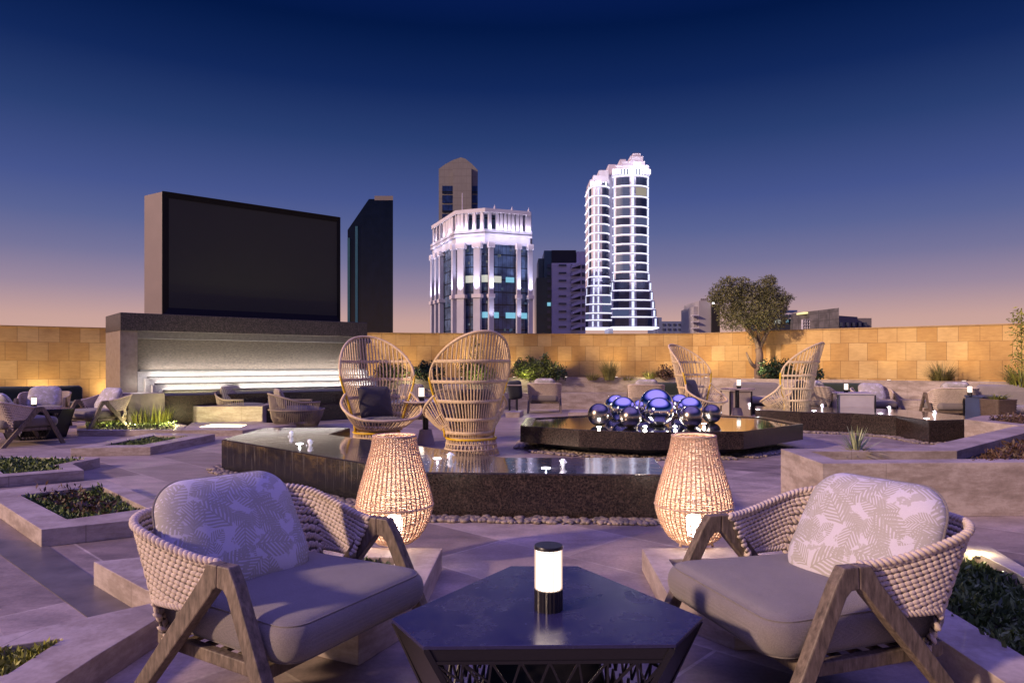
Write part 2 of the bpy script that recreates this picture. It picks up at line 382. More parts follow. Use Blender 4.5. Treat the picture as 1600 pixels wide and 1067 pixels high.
M = dict(
    floor=m_floor(), trav=m_travertine('pale travertine', (.45, .375, .335), (.33, .265, .225)),
    band=simple('dark paving stone', (.17, .145, .14), (.09, .075, .07), 5, .4, detail=9),
    sand=m_sandstone(), granite=m_granite('dark brown granite', (.026, .018, .015)), granite2=m_granite('grey brown granite', (.05, .04, .034), .4, 40),
    wet=m_wet(), water=m_water('still dark water', .16, (.045, .04, .042)), pool=m_water('mirror pool water', .03, (.012, .012, .014), 5),
    wood=m_wood(), rope=m_rope('beige rope', (.72, .61, .51), (.50, .40, .32)), cord=m_rope('taupe cord', (.33, .27, .22), (.21, .165, .13)),
    backing=simple('dark gap backing', (.10, .08, .065)), seat=m_fabric('taupe cushion fabric', (.235, .20, .185)), leaf=m_leafprint(),
    dark=m_fabric('charcoal fabric', (.052, .045, .048)), green=m_fabric('dark green upholstery', (.028, .045, .032)), greyf=m_fabric('light grey fabric', (.3, .27, .28)),
    cream=m_fabric('cream cushion fabric', (.52, .44, .36)),
    rattan=simple('rattan', (.68, .50, .37), (.46, .30, .20), 40, .6, stretch=(1, 1, 1)),
    stave=simple('rattan staves', (.50, .31, .20), (.34, .19, .11), 30, .6), wicker=simple('peacock wicker', (.78, .61, .38), (.54, .40, .23), 30, .65), yellow=simple('yellow lacquered tube', (.80, .52, .02), (.7, .44, .015), 5, .35, bump=0),
    blackm=simple('dark powder coated metal', (.016, .014, .018), (.010, .009, .012), 200, .33, 0, .1, .0006),
    tabletop=simple('dark speckled table top', (.040, .036, .105), (.016, .015, .05), 340, .20, 0, .04, .0002),
    chrome=simple('polished steel', (.95, .92, .88), (.90, .86, .82), 4, .06, 1, bump=0),
    steel=simple('worn steel ball', (.42, .36, .32), (.26, .22, .20), 7, .27, 1, bump=.12, dist=.002),
    soil=simple('dark soil', (.035, .022, .015), (.015, .01, .007), 25, .95, 0, .6, .02),
    leafdark=m_foliage('ground cover leaves', (.15, .21, .05), (.035, .06, .018)), leafred=m_foliage('reddish heather leaves', (.11, .055, .03), (.035, .022, .014)),
    shrub=m_foliage('shrub leaves', (.20, .25, .035), (.06, .09, .02)), shrubd=m_foliage('deep green shrub leaves', (.03, .07, .022), (.012, .028, .01)),
    grass=m_foliage('dry grass blades', (.27, .24, .07), (.09, .10, .03)), lime=m_foliage('bright grass blades', (.30, .30, .05), (.10, .13, .02)),
    yucca=m_foliage('pale yucca blades', (.48, .52, .30), (.22, .27, .14)), olive=m_foliage('olive leaves', (.19, .18, .065), (.05, .06, .026)),
    bark=simple('olive bark', (.34, .25, .19), (.16, .11, .08), 12, .85, 0, .8, .02, (1, 1, .4)),
    pebble=simple('river pebbles', (.36, .28, .21), (.10, .085, .08), 9, .5),
    screen=simple('unlit display glass', (.058, .060, .047), (.056, .058, .045), 2, .8, 0, 0, spec=.1), bezel=simple('black display frame', (.008, .007, .007), (.007, .006, .006), 5, .5, spec=.2),
    casing=simple('painted metal casing', (.21, .165, .165), (.19, .15, .15), 2, .45, .2, bump=0),
    bulb=emit('warm lamp glass', (1, .80, .66), 3.2), bulbw=emit('white lamp core', (1, .84, .72), 45), led=emit('white led strip', (1, .94, .88), 38), led2=emit('white wash strip', (1, .94, .88), 95), jet=simple('foaming water', (.8, .8, .82), (.7, .7, .72), 30, .3),
    ledw=emit('submerged spotlight glass', (.95, .9, 1), 14), concrete=simple('cast concrete', (.42, .34, .30), (.34, .27, .24), 9, .7),
    marble=simple('pale table stone', (.55, .46, .42), (.42, .34, .32), 4, .35),
)
_t = M['tabletop'].node_tree; _b = _t.nodes['Principled BSDF']; _n = _t.nodes.new('ShaderNodeTexNoise'); _n.inputs['Scale'].default_value = 7; _n.inputs['Detail'].default_value = 6; _n.inputs['Roughness'].default_value = .7
_m = _t.nodes.new('ShaderNodeMapRange'); _m.inputs[1].default_value = .35; _m.inputs[2].default_value = .65; _m.inputs[3].default_value = .14; _m.inputs[4].default_value = .34
_c = _t.nodes.new('ShaderNodeTexCoord'); _t.links.new(_c.outputs['Object'], _n.inputs[0]); _t.links.new(_n.outputs['Fac'], _m.inputs[0]); _t.links.new(_m.outputs[0], _b.inputs['Roughness'])
# ------------------------------------------------------------------ the setting
tag(MB().prism([(-3000, -1500), (3000, -1500), (3000, 4500), (-3000, 4500)], -9, -8.6).build('ground', simple('city ground', (.05, .045, .04), rough=.9)), kind='structure')
tag(MB().prism([(-16, -4), (16, -4), (16, 20.6), (-16, 20.6)], -8.55, 0).build('terrace_floor', M['floor']), kind='structure')
bandp = [at(-40, 838), at(70, 850), at(212, 949), at(138, 966)]
tag(MB().prism(bandp, -.05, .004).build('paving_strip', M['band']), kind='structure')
bandq = [at(283, 727), at(338, 713), at(352, 738), at(560, 782), at(655, 818), at(1035, 826), at(1100, 850), at(620, 838), at(430, 770)]

# sandstone perimeter wall
WH = 2.06
wallp = [(-16, 8), (-14.5, 12.2), (-11.6, 15.4), (-9.8, 16.6), (-6.8, 18.3), (-3.93, 19.1), (-2, 19.45), (0, 19.7), (2, 19.85), (3.6, 19.85), (5.2, 19.6), (6.05, 18.8), (6.9, 17.8), (7.9, 16.95), (9.2, 16.1), (11.0, 14.75), (13.2, 12.8), (14.5, 9)]
def path_off(P, d):
    out = []
    for i in range(len(P)):
        a = Vector(P[max(0, i-1)]); b = Vector(P[min(len(P)-1, i+1)]); t = (b-a).normalized(); nn = Vector((t.y, -t.x))
        out.append(tuple(Vector(P[i])+nn*d))
    return out
def wall_strip(P, d0, d1, z0, z1, uv=False):
    A, B = path_off(P, d0), path_off(P, d1); mb = MB(); n = len(P); L = [0]
    for i in range(1, n): L.append(L[-1]+(Vector(P[i])-Vector(P[i-1])).length)
    for Q in (A, B):
        for z in (z0, z1): mb.v += [(x, y, z) for x, y in Q]
    for i in range(n-1): mb.f += [(i, i+1, n+i+1, n+i), (2*n+i, 2*n+i+1, 3*n+i+1, 3*n+i), (n+i, n+i+1, 3*n+i+1, 3*n+i), (i, i+1, 2*n+i+1, 2*n+i)]
    mb.f += [(0, n, 3*n, 2*n), (n-1, 2*n-1, 4*n-1, 3*n-1)]
    if uv: mb.uv = [(L[i % n], mb.v[i][2]) for i in range(4*n)]
    return mb
w = thing('perimeter_wall', (0, 0, 0), 0, 'long curving golden sandstone block wall around the terrace', 'wall')
wall_strip(wallp, 0, -.3, 0, WH, True).build('wall', M['sand'], w)
wall_strip(wallp, .02, -.32, WH, WH+.03).build('coping', simple('sandstone coping', (.45, .3, .13), (.33, .2, .08)), w)
# raised planter and seat ledge along the wall
pl = smooth_path([(x, y, 0) for x, y in wallp[5:17]], 60); pl = [(p.x, p.y) for p in pl]
pb = thing('wall_planter', (0, 0, 0), 0, 'long pale stone planter with a low ledge running under the sandstone wall', 'planter')
wall_strip(pl, 1.0, .85, 0, .84).build('planter_wall', M['trav'], pb)
wall_strip(pl, 1.42, 1.003, 0, .43).build('ledge', M['trav'], pb)
wall_strip(pl, .847, .003, 0, .76).build('soil', M['soil'], pb)
# warm uplights hidden in the planting, close under the wall
fix = simple('uplight housing', (.03, .03, .03))
def uplight(x, y, z, nx, ny, p=18, col=(1, .62, .22)):
    t = thing('wall_uplight', (x, y, z), 0, 'small ground uplight glowing at the foot of the golden sandstone wall', 'uplight', 'uplights under the sandstone wall')
    MB().lathe([(.05, 0), (.055, .02), (.055, .07), (.045, .075)], 12).build('housing', fix, t, True)
    MB().lathe([(.04, .076), (.04, .08)], 12).build('lens', M['bulb'], t)
    light('SPOT', 'spot', (0, 0, .1), p, col, .05, (-nx*.30, -ny*.30, 1), t, 120, 1)
wl = smooth_path([(x, y, 0) for x, y in wallp[1:17]], 200)
for k in range(4, 198, 9):
    p = wl[k]; a = wl[k-1]; b = wl[k+1]; t = (b-a).normalized(); nn = Vector((t.y, -t.x, 0))
    if -8.6 < p.x < -4.6: continue
    pos = p+nn*.5; z = .765 if p.x > -3.9 else 0
    uplight(pos.x, pos.y, z, nn.x, nn.y, (((17 if p.x > 4 else 36) if z else (110 if p.x < 0 else 28)))*random.uniform(.8, 1.25), (1, .66, .30) if p.x > 1 else (1, .72, .38))

# ------------------------------------------------------------------ foliage helpers
def leaf_cloud(mb, c, r, n, size, asp=.45, up=.0, shape=None, clump=.5):
    for _ in range(n):
        while True:
            p = Vector((random.uniform(-1, 1), random.uniform(-1, 1), random.uniform(-1, 1)))
            if p.length < 1 and noise.noise(Vector((p.x*r[0], p.y*r[1], p.z*r[2]))*2.6/max(.3, max(r))*1.5+Vector(c)) > -clump: break
        P = Vector((c[0]+p.x*r[0], c[1]+p.y*r[1], c[2]+p.z*r[2]))
        d = Vector((random.gauss(0, 1), random.gauss(0, 1), random.gauss(0, 1)+up)).normalized(); s = d.cross(Vector((random.gauss(0, 1), random.gauss(0, 1), random.gauss(0, 1)))).normalized()
        L = size*random.uniform(.6, 1.3)
        mb.add([P, P+d*L*.5+s*L*asp*.5, P+d*L, P+d*L*.5-s*L*asp*.5], [(0, 1, 2, 3)])
def blades(mb, c, n, h, spread, w=.006, droop=.5, base=.06):
    for _ in range(n):
        a = random.uniform(0, 2*PI); r0 = base*random.random()**.5; hh = h*random.uniform(.55, 1.1); sp = spread*random.uniform(.2, 1)
        d = Vector((math.cos(a), math.sin(a), 0)); sd = Vector((-d.y, d.x, 0)); pts = []
        for k in range(5):
            t = k/4; z = hh*(t-droop*t**3*.5*sp/max(.01, spread)); pts.append(Vector(c)+d*(r0+sp*t**1.6)+Vector((0, 0, z)))
        vs = []
        for k, p in enumerate(pts): ww = w*(1-k/4*.92); vs += [p-sd*ww, p+sd*ww]
        mb.add(vs, [(2*k, 2*k+1, 2*k+3, 2*k+2) for k in range(4)])
def inside(poly, x, y):
    r = False; n = len(poly)
    for i in range(n):
        x1, y1 = poly[i][:2]; x2, y2 = poly[i-1][:2]
        if (y1 > y) != (y2 > y) and x < (x2-x1)*(y-y1)/(y2-y1)+x1: r = not r
    return r
def cover(poly, z, h, dens, mat, size=.045, name='ground_cover', label='', parent=None, gap=.35):
    xs = [p[0] for p in poly]; ys = [p[1] for p in poly]; mb = MB()
    n = int(dens*(max(xs)-min(xs))*(max(ys)-min(ys)))
    for _ in range(n):
        x, y = random.uniform(min(xs), max(xs)), random.uniform(min(ys), max(ys))
        if not inside(poly, x, y): continue
        q = noise.noise(Vector((x*5, y*5, 1)))+.5*noise.noise(Vector((x*14, y*14, 4)))
        if q < -gap: continue
        top = h*(.45+.7*max(0, q+.3))
        P = Vector((x, y, z+top*random.random()**.6))
        d = Vector((random.gauss(0, .7), random.gauss(0, .7), abs(random.gauss(0, .8))+.1)).normalized(); s = d.cross(Vector((random.gauss(0, 1), random.gauss(0, 1), 0))).normalized(); L = size*random.uniform(.5, 1.3)
        mb.add([P, P+d*L*.5+s*L*.17, P+d*L, P+d*L*.5-s*L*.17], [(0, 1, 2, 3)])
    o = mb.build(name, mat, parent, fix=False)
    if not parent: tag(o, label, 'ground cover', kind='stuff')
    return o
def planter(name, outer, h, rim, label, soil=.05, cov=None, dens=5000, ch=.1, csize=.045, covlabel='', mat=None, gap=.35, inner=None):
    outer = [(p[0], p[1]) for p in outer]; inner = [(p[0], p[1]) for p in inner] if inner else offset(outer, rim)
    t = thing(name, (0, 0, 0), 0, label, 'planter')
    MB().ring(outer, inner, 0, h).build('rim', mat or M['trav'], t, bevel=.004)
    MB().prism(offset(inner, .003), .004, h-soil).build('soil', M['soil'], t)
    if cov: cover(inner, h-soil, ch, dens, cov, csize, 'ground_cover', covlabel, gap=gap)
    return t, inner

# low planters, left side
planter('low_planter', [at(110, 700, .11), at(235, 698, .11), at(336, 678, .11), at(238, 676, .11)], .11, [.16, .14, .16, .14], 'small diamond low stone planter beside the left end of the long granite fountain', .09, M['leafdark'], 6000, .07, .05, 'dark low plants filling the small diamond planter left of the granite fountain', inner=[at(160, 695.5, .11), at(222, 695, .11), at(297, 680.5, .11), at(240, 680, .11)])
planter('low_planter', [at(-30, 747, .11), at(131, 734, .11), at(113, 724, .11), at(156, 715, .11), at(30, 712, .11), at(-60, 718, .11)], .11, [.2, .17, .12, .1, .12, .2], 'notched low stone planter at the left edge beyond the square planter', .08, M['leafdark'], 5000, .09, .05, 'green low plants filling the notched planter at the left edge')
P3 = [at(64, 827, .12), at(296, 803, .12), at(163, 748, .12), at(-28, 768, .12)]
planter('low_planter', P3, .12, [.2, .24, .14, .26], 'square low stone planter behind the left lounge chair', .11, M['leafdark'], 12000, .09, .045, 'heather and low green plants in the square planter behind the left chair', inner=[at(105, 811, .12), at(230, 794, .12), at(157, 759, .12), at(31, 773, .12)])
cover(offset([(p[0], p[1]) for p in P3], .3), .02, .17, 1500, M['leafred'], .05, 'heather', 'reddish heather sprigs among the plants of the square planter')
# lantern platforms, left and right
PL = [at(691, 856, .13), at(650, 940, .13), at(560, 990, .13), at(227, 921, .13), at(146, 877, .13), at(390, 853, .13)]
planter('low_planter', PL, .13, [.22, .2, .2, .2, .24, .2], 'low stone platform planter under the left wicker lantern', .05, M['leafdark'], 2500, .06, .04, 'sparse plants inside the stone platform behind the left lounge chair')
BL = [at(254, 961, .12), at(150, 1024, .12), at(20, 1110, .12), at(-300, 1110, .12), at(-250, 1040, .12), at(0, 994, .12), at(236, 942, .12)]
planter('low_planter', BL, .12, [.3, .3, .3, .2, .2, .09, .09], 'low stone planter with green grass in the bottom left corner', .06, M['lime'], 22000, .07, .035, 'short green grass in the bottom left corner planter', gap=.6, inner=[at(97, 998, .12), at(62, 1020, .12), at(12, 1052, .12), at(-200, 1100, .12), at(-200, 1050, .12), at(0, 1010, .12), at(94, 996.5, .12)])
PR = [at(1003, 856, .13), at(1044, 930, .13), at(1148, 968, .13), at(1290, 965, .13), at(1446, 982, .13), at(1568, 1064, .13), at(1760, 1190, .13), at(1950, 1150, .13), at(1600, 885, .13), at(1545, 852, .13)]
planter('low_planter', PR, .13, [.17, .17, .17, .17, .21, .21, .2, .2, .13, .13], 'large low stone planter behind the right lounge chair and under the right lantern', .10, inner=[at(x_, y_, .13) for x_, y_ in ((1045, 873), (1078, 925), (1160, 945), (1290, 940), (1462, 940), (1600, 1024), (1770, 1130), (1900, 1110), (1590, 895), (1528, 863))])
cover([at(1418, 880, .13), at(1530, 868, .13), at(1590, 900, .13), at(1900, 1110, .13), at(1770, 1130, .13), at(1600, 1030, .13), at(1462, 945, .13), at(1400, 930, .13)], .03, .10, 9000, M['leafdark'], .045, 'ground_cover', 'dense dark green low hedge in the large planter behind the right chair', gap=.75)
# big zigzag planters on the right, .43 m high
Z1 = [at(1285, 724, .43), at(1600, 722, .43), at(1900, 721, .43), (9.5, 8.2), atD(1586, 8.64), at(1435, 700, .43), at(1220, 701, .43)]
t, inn = planter('tall_planter', Z1, .43, [.2, .2, .3, .3, .3, .2, .2], 'tall pale stone planter with a yucca behind the right lounge chair', .09)
inner1 = inn
Z3 = [at(1507, 656, .40), atD(1589, 9.1), (9.4, 9.0), (10.2, 11.4), at(1534, 650, .40)]
Z3[1] = at(1591, 664.5, .41)
planter('tall_planter', Z3, .41, .26, 'pale stone planter joining the end of the far right fountain', .06, M['leafred'], 1200, .12, .05, 'reddish brown plants in the planter at the end of the far right fountain')
# left rear planter with lit face, glow plinth, grass bed
Z6 = [at(235, 627.5, .38), at(307, 635, .38), at(410, 634.5, .38), at(455, 622, .38), at(420, 613, .38), at(255, 612, .38)]
MBt = thing('raised_platform', (0, 0, 0), 0, 'raised stone platform with yellow lit faces in front of the water wall', 'platform')
MB().prism(Z6, 0, .38).build('platform', M['trav'], MBt, bevel=.005)
Z7 = [at(283, 672, .1), at(379, 672, .1), at(463, 663, .1), at(400, 659, .1), at(300, 660, .1)]
Z7t = thing('light_plinth', (0, 0, 0), 0, 'low stone plinth with a glowing yellow light panel in front of the raised platform', 'plinth')
MB().prism(Z7, 0, .1).build('plinth', M['trav'], Z7t, bevel=.004)
gl = [at(312, 667, .104), at(375, 667, .104), at(385, 663.5, .104), at(330, 663, .104)]
MB().prism(gl, .1005, .106).build('light_panel', emit('glowing warm panel', (1, .86, .5), 5), Z7t)
for px in (345, 262):
    p = at(px, 664, .12); light('SPOT', 'plinth_light', (p.x, p.y-.1, .16), 70, (1, .86, .36), .05, (0, 1, .22), None, 110, 1).parent = Z7t
bed = [at(120, 672, .1), at(283, 672, .1), at(292, 664, .1), at(235, 654, .1), at(120, 655, .1)]
planter('low_planter', bed, .1, .14, 'low stone bed of bright grasses in front of the water wall', .04, M['leafdark'], 600, .1, .05, 'low leafy plants at the foot of the bright grasses')
for k in range(15):
    px = 168+k*6.6+random.uniform(-2, 2); p = at(px, 662+random.uniform(-3, 3.5), .08); mb = MB(); blades(mb, (0, 0, 0), random.randint(26, 44), random.uniform(.2, .42), .14, .009, .3, .08)
    o = mb.build('grass_tuft', M['lime'] if random.random() < .7 else M['grass'], fix=False, loc=p)
    tag(o, 'small yellow green grass tuft in the stone bed below the water wall', 'grass tuft', 'grass tufts in the bed below the water wall')
for px in (180, 215, 250, 280): p = at(px, 664, .1); light('POINT', 'bed_light', (p.x, p.y-.2, .15), 5, (1, .88, .42), .01)
# low lit curb blocks near the back
for k, (a, b, lab) in enumerate(((790, 812, 'small white topped stone block behind the tall wicker chair'), (888, 922, 'small pale stone block left of the mirror ball pool'))):
    q0, q1 = at(a, 644, .12), at(b, 644, .12)
    mb = MB(); mb.prism([(q0.x, q0.y), (q1.x, q1.y), (q1.x+.1, q1.y+.6), (q0.x+.1, q0.y+.6)], 0, .12); tag(mb.build('stone_block', M['trav'], bevel=.005), lab, 'stone block')

# ------------------------------------------------------------------ water wall with the big screen
U = Vector((.767, .642, 0)).normalized(); NN = Vector((U.y, -U.x, 0)); P0 = Vector((-7.25, 14.15, 0))
def onl(px, k):      # point on the line parallel to the screen, k metres in front of it, seen at column px
    m = (px-800)/F; q = P0+NN*k; s = (m*q.y-q.x)/(U.x-m*U.y); return q+U*s
def slab(mb, pa, pb, k0, k1, z0, z1):
    a, b = onl(pa, k0), onl(pb, k0); d = NN*(k1-k0); mb.prism([a, b, b+d, a+d], z0, z1); return mb
scr = thing('video_screen', P0, math.atan2(U.y, U.x), 'huge blank dark video screen standing on the stone water wall', 'screen')
SL = (onl(531, 0)-P0).length
zb, zt = 2.215, 4.79
vx = Vector((-.58, .38, 0)); lx, ly = vx.dot(U), vx.dot(-NN)
MB().prism([(0, .04), (SL, .04), (SL+lx, ly), (lx, ly)], zb, zt).build('casing', M['casing'], scr, bevel=.01)
fr = MB(); fo = [(0, zb), (SL, zb), (SL, zt), (0, zt)]; fi = [(.13, zb+.17), (SL-.07, zb+.17), (SL-.07, zt-.12), (.13, zt-.12)]
vs = [(x, -.03, z) for x, z in fo]+[(x, .02, z) for x, z in fi]+[(x, .038, z) for x, z in fo]
fr.add(vs, [(i, (i+1) % 4, 4+(i+1) % 4, 4+i) for i in range(4)]+[(i, 8+i, 8+(i+1) % 4, (i+1) % 4) for i in range(4)]).build('frame', M['bezel'], scr)
MB().box(((.13+SL-.07)/2, .03, (zb+.17+zt-.12)/2), (SL-.2, .012, zt-zb-.29)).build('display', M['screen'], scr)
ww = thing('water_wall', (0, 0, 0), 0, 'dark stone cascade wall with three lit white water steps below the screen', 'fountain')
g2 = M['granite2']
A0 = onl(188, .55); A1 = onl(574, .55); back = -1.0
def quad(k0, k1, z0, z1, s0=0, s1=0):
    a, b = A0+U*s0, A1+U*s1; d0 = NN*(k0-.55); d1 = NN*(k1-.55)
    return MB().prism([a+d0, b+d0, b+d1, a+d1], z0, z1)
quad(.55, back, 1.86, 2.21).build('cap_beam', g2, ww, bevel=.008)
quad(.42, .10, 1.72, 1.858, .22, .15).build('lintel', simple('grey stone', (.2, .19, .19), (.13, .12, .12), 20), ww)
quad(.20, back, 0, 1.718, .3, -.1).build('back_panel', simple('rough split face stone', (.15, .12, .095), (.055, .043, .035), 22, .8, 0, .8, .02, (1, 1, 2.5), detail=8), ww)
for s0, s1, lab in ((0, .30, 'pier'), (None, None, 'pier')):
    if s0 is None: quad(.5, back+.02, 0, 1.857, (A1-A0).length-.18, 0).build('pier', g2, ww)
    else:
        a = A0; b = A0+U*s1
        MB().prism([a+NN*-.03, b+NN*-.03, b+NN*(back-.53), a+NN*(back-.53)], 0, 1.857).build('pier', simple('warm stone pier', (.30, .24, .19), (.2, .15, .11), 10, .5), ww)
L_ = (A1-A0).length
stone = simple('pale wet cascade stone', (.55, .52, .49), (.28, .26, .25), 60, .35, 0, .5, .01, (1, 1, 3))
for i, (zz, k) in enumerate(((1.06, .55), (.93, .70), (.80, .85), (.67, 1.0))):
    o = quad(k, .21+0*i if i == 0 else k-.149, 0, zz, .30+.10*i, .06*i); o.build('cascade_step', stone, ww)
    a, b = A0+U*(.34+.1*i), A1+U*(-.05)
    nose = MB(); d0 = NN*(k-.55+.012); d1 = NN*(k-.55-.045)
    nose.prism([a+d0, b+d0, b+d1, a+d1], zz+.002, zz+.040); nose.build('step_nosing', simple('grey nosing', (.22, .21, .2)), ww)
    if i:      # led strip lying on this tread, washing up the riser behind it
        kk = (.55, .70, .85)[i-1]; a, b = A0+U*(.40+.1*i), A1+U*(-.08); st = MB(); d0 = NN*(kk-.55+.055); d1 = NN*(kk-.55+.075)
        st.prism([a+d0, b+d0, b+d1, a+d1], zz+.004, zz+.012); st.build('led_strip', M['led'], ww)
a, b = A0+U*.5, A1+U*-.15
st = MB(); st.prism([a+NN*(.34-.55), b+NN*(.34-.55), b+NN*(.31-.55), a+NN*(.31-.55)], 1.063, 1.070); st.build('led_strip', M['led2'], ww)
# hidden lip light under the basin edge
quad(1.12, 1.002, 0, .60, .45, .1).build('basin', M['granite'], ww, bevel=.006)
quad(1.7, 1.122, 0, .32, 2.3, .15).build('basin_step', M['granite'], ww, bevel=.006)
a = A0; MB().prism([a+NN*.72, a+U*.62+NN*.72, a+U*.62+NN*-.02, a+NN*-.02], 0, .66).build('end_block', simple('stained stone', (.32, .27, .25), (.2, .17, .15), 5), ww, bevel=.006)
light('POINT', 'cascade_end_light', tuple(A0+U*.28+NN*.25+Vector((0, 0, .85))), 3, (1, .93, .84), .04).parent = ww

# ------------------------------------------------------------------ fountains
def jetlight(root, p, hgt=.07, lamp=None, pw=2.2):
    if lamp is not None:
        MB().lathe([(.0, 0), (.035, 0), (.035, .003), (0, .004)], 20, (lamp[0], lamp[1], lamp[2]), cap=False).build('submerged_light', M['ledw'], root)
        light('POINT', 'jet_glow', (lamp[0], lamp[1], lamp[2]+.035), pw, (.93, .88, 1), .004, parent=root)
    mb = MB(); mb.lathe([(.014, 0), (.011, .012), (.014, hgt*.3), (.024, hgt*.6), (.025, hgt*.8), (.016, hgt*.96), (0.001, hgt+.006)], 14, p)
    for _ in range(14): a = random.uniform(0, 6.28); rr = random.uniform(.01, .035); mb.ball((p[0]+rr*math.cos(a), p[1]+rr*math.sin(a), p[2]+random.uniform(0, hgt)), random.uniform(.003, .008), 6, 4)
    mb.build('water_jet', M['foam'], root, True)
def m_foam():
    q = N('self glowing foam'); q.set((.85, .86, .9), .15); q.b.inputs['Emission Color'].default_value = (.95, .9, 1, 1); q.b.inputs['Emission Strength'].default_value = .35  # foam glows by itself in place of light from the submerged lamps
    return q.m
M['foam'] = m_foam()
FH = .35
F1 = [at(347, 687, FH), at(655, 739, FH), at(1044, 743, FH), at(1022, 716, FH), at(790, 716, FH), at(650, 697, FH), at(514, 680, FH), at(547, 669, FH), at(414, 669, FH)]
f1 = thing('granite_fountain', (0, 0, 0), 0, 'long low dark granite fountain block with bubbling jets in the middle of the terrace', 'fountain')
MB().prism(F1, 0, FH).build('basin', M['granite'], f1, bevel=.004)
MB().prism(offset([xy(p) for p in F1], .012), FH+.001, FH+.008).build('water_surface', M['water'], f1)
a, b = Vector(F1[0]), Vector(F1[1]); d = (b-a).normalized(); nf = Vector((d.y, -d.x, 0))
a2, b2 = a-d*.0, a.lerp(b, .97)
mb = MB(); NX = 120; NZ = 8
for j in range(NZ+1):
    for i in range(NX+1):
        p = a2.lerp(b2, i/NX); zz = FH-.002-(FH-.02)*j/NZ
        bump = .006+.0012*noise.noise(Vector((i*.35, j*.15, 3)))
        p = p+nf*bump; mb.v.append((p.x, p.y, zz))
for j in range(NZ):
    for i in range(NX): mb.f.append((j*(NX+1)+i, j*(NX+1)+i+1, (j+1)*(NX+1)+i+1, (j+1)*(NX+1)+i))
mb.build('water_sheet', M['wet'], f1, True)
e = Vector(F1[8]); mb = MB().prism([a+nf*.01-d*.004, a-d*.012, Vector(F1[8])+Vector((-.012, 0, 0)), Vector(F1[8])], .02, FH-.01)
for (jx, jy, lx, ly) in ((484, 696, 468, 693), (455, 682, 455, 681), (703, 718, 683, 716), (880, 729, 853, 731)):
    jetlight(f1, tuple(at(jx, jy, FH+.008)), .062, tuple(at(lx, ly, FH+.009)) if jx != 455 else None)
# mirror ball pool
F2 = [at(813, 665, FH), at(905, 671, FH), at(1000, 675, FH), at(1162, 674, FH), at(1255, 662, FH), at(1195, 651, FH), at(1127, 648.5, FH), at(919, 648, FH), at(822, 653, FH)]
f2 = thing('mirror_ball_pool', (0, 0, 0), 0, 'raised dark granite pool with a still water top, carrying the steel balls', 'fountain')
o2 = [xy(p) for p in F2]; i2 = offset(o2, [.03, .03, .03, .03, .16, .16, .16, .16, .16])
MB().ring(o2, i2, .12, FH, FH-.05).build('rim', M['granite'], f2, bevel=.004)
MB().prism(offset(i2, -.002), .121, FH-.012).build('water_surface', M['pool'], f2)
MB().prism(offset(o2, .32), 0, .119).build('plinth', M['blackm'], f2)
balls = [(936, 665, 17.7), (1112, 660.5, 14.8), (963, 653, 18.5), (974, 660, 20.5), (1002, 655, 16), (1025, 660.5, 27), (1062, 650, 17.5), (1078, 661, 21), (985, 668, 17), (1030, 665, 22.5), (1080, 668, 17.5)]
labs = ['worn grey steel ball alone at the left end of the group', 'worn grey steel ball at the right end of the group', 'mirror ball half hidden at the back left', 'medium blue reflecting mirror ball second row left', 'small mirror ball squeezed behind the largest one', 'largest mirror ball at the top of the group', 'mirror ball behind at the back right', 'medium mirror ball right of the largest', 'dull steel ball in front, left of centre', 'large bright mirror ball in the front centre', 'dull steel ball in front, right of centre']
zw = FH-.012
for i, (px, py, rp_) in enumerate(balls):
    D = (CH-zw)*F/(py-HZ); r = rp_*D/F; D += .0
    o = MB().ball((0, 0, 0), r, 56, 32).build('steel_ball', M['steel'] if i in (0, 1, 8, 10) else M['chrome'], None, True, ((px-800)/F*D, D, zw+r-.004))
    tag(o, labs[i], 'mirror ball', 'steel balls on the pool')
for (px, py) in ((1008, 666), (1055, 666), (1100, 662), (936, 667), (1025, 652)):
    p = at(px, py, zw); light('POINT', 'pool_light', (p.x, p.y, zw+.06), 3.2, (1, .93, .82), .02, parent=f2)
    MB().lathe([(.0, 0), (.03, 0), (.03, .004), (0, .004)], 16, (p.x, p.y, zw+.001), cap=False).build('submerged_light', M['ledw'], f2)
# far right fountain
F3 = [at(1180, 640, FH), at(1251, 644, FH), at(1330, 646, FH), at(1400, 650, FH), at(1452, 657.5, FH), at(1507, 656, FH), at(1508, 650, FH), at(1420, 641, FH), at(1330, 637, FH), at(1180, 635, FH)]
f3 = thing('granite_fountain', (0, 0, 0), 0, 'long dark granite fountain block at the far right with small lit jets', 'fountain')
MB().prism(F3, 0, FH).build('basin', M['granite'], f3, bevel=.004)
MB().prism(offset([xy(p) for p in F3], .012), FH+.001, FH+.008).build('water_surface', M['water'], f3)
for (jx, jy, lx) in ((1285, 641, 1272), (1390, 645, 1376), (1461, 653, 1448), (1171, 639, 1184)):
    jetlight(f3, tuple(at(jx, jy, FH+.008)), .12, tuple(at(lx, jy+.5, FH+.009)), 9)
def pebbles(path, wid, n, label, out=1):
    mb = MB(); P = [Vector((p[0], p[1], 0)) for p in path]; L = [(P[i+1]-P[i]).length for i in range(len(P)-1)]; T = sum(L)
    for _ in range(n):
        s = random.uniform(0, T); i = 0
        while s > L[i]: s -= L[i]; i += 1
        d = (P[i+1]-P[i]).normalized(); nn = Vector((d.y, -d.x, 0)); r = random.uniform(.014, .032); q = P[i]+d*s+nn*(out*random.uniform(.015, wid))
        R = Matrix.Rotation(random.uniform(0, 6), 3, 'Z') @ Matrix.Rotation(random.uniform(-.3, .3), 3, 'X')
        mb.ball((q.x, q.y, r*.45), r, 8, 6, (1.25, .9, .62), R)
    return tag(mb.build('pebbles', M['pebble'], smooth=True), label, 'pebbles', kind='stuff')
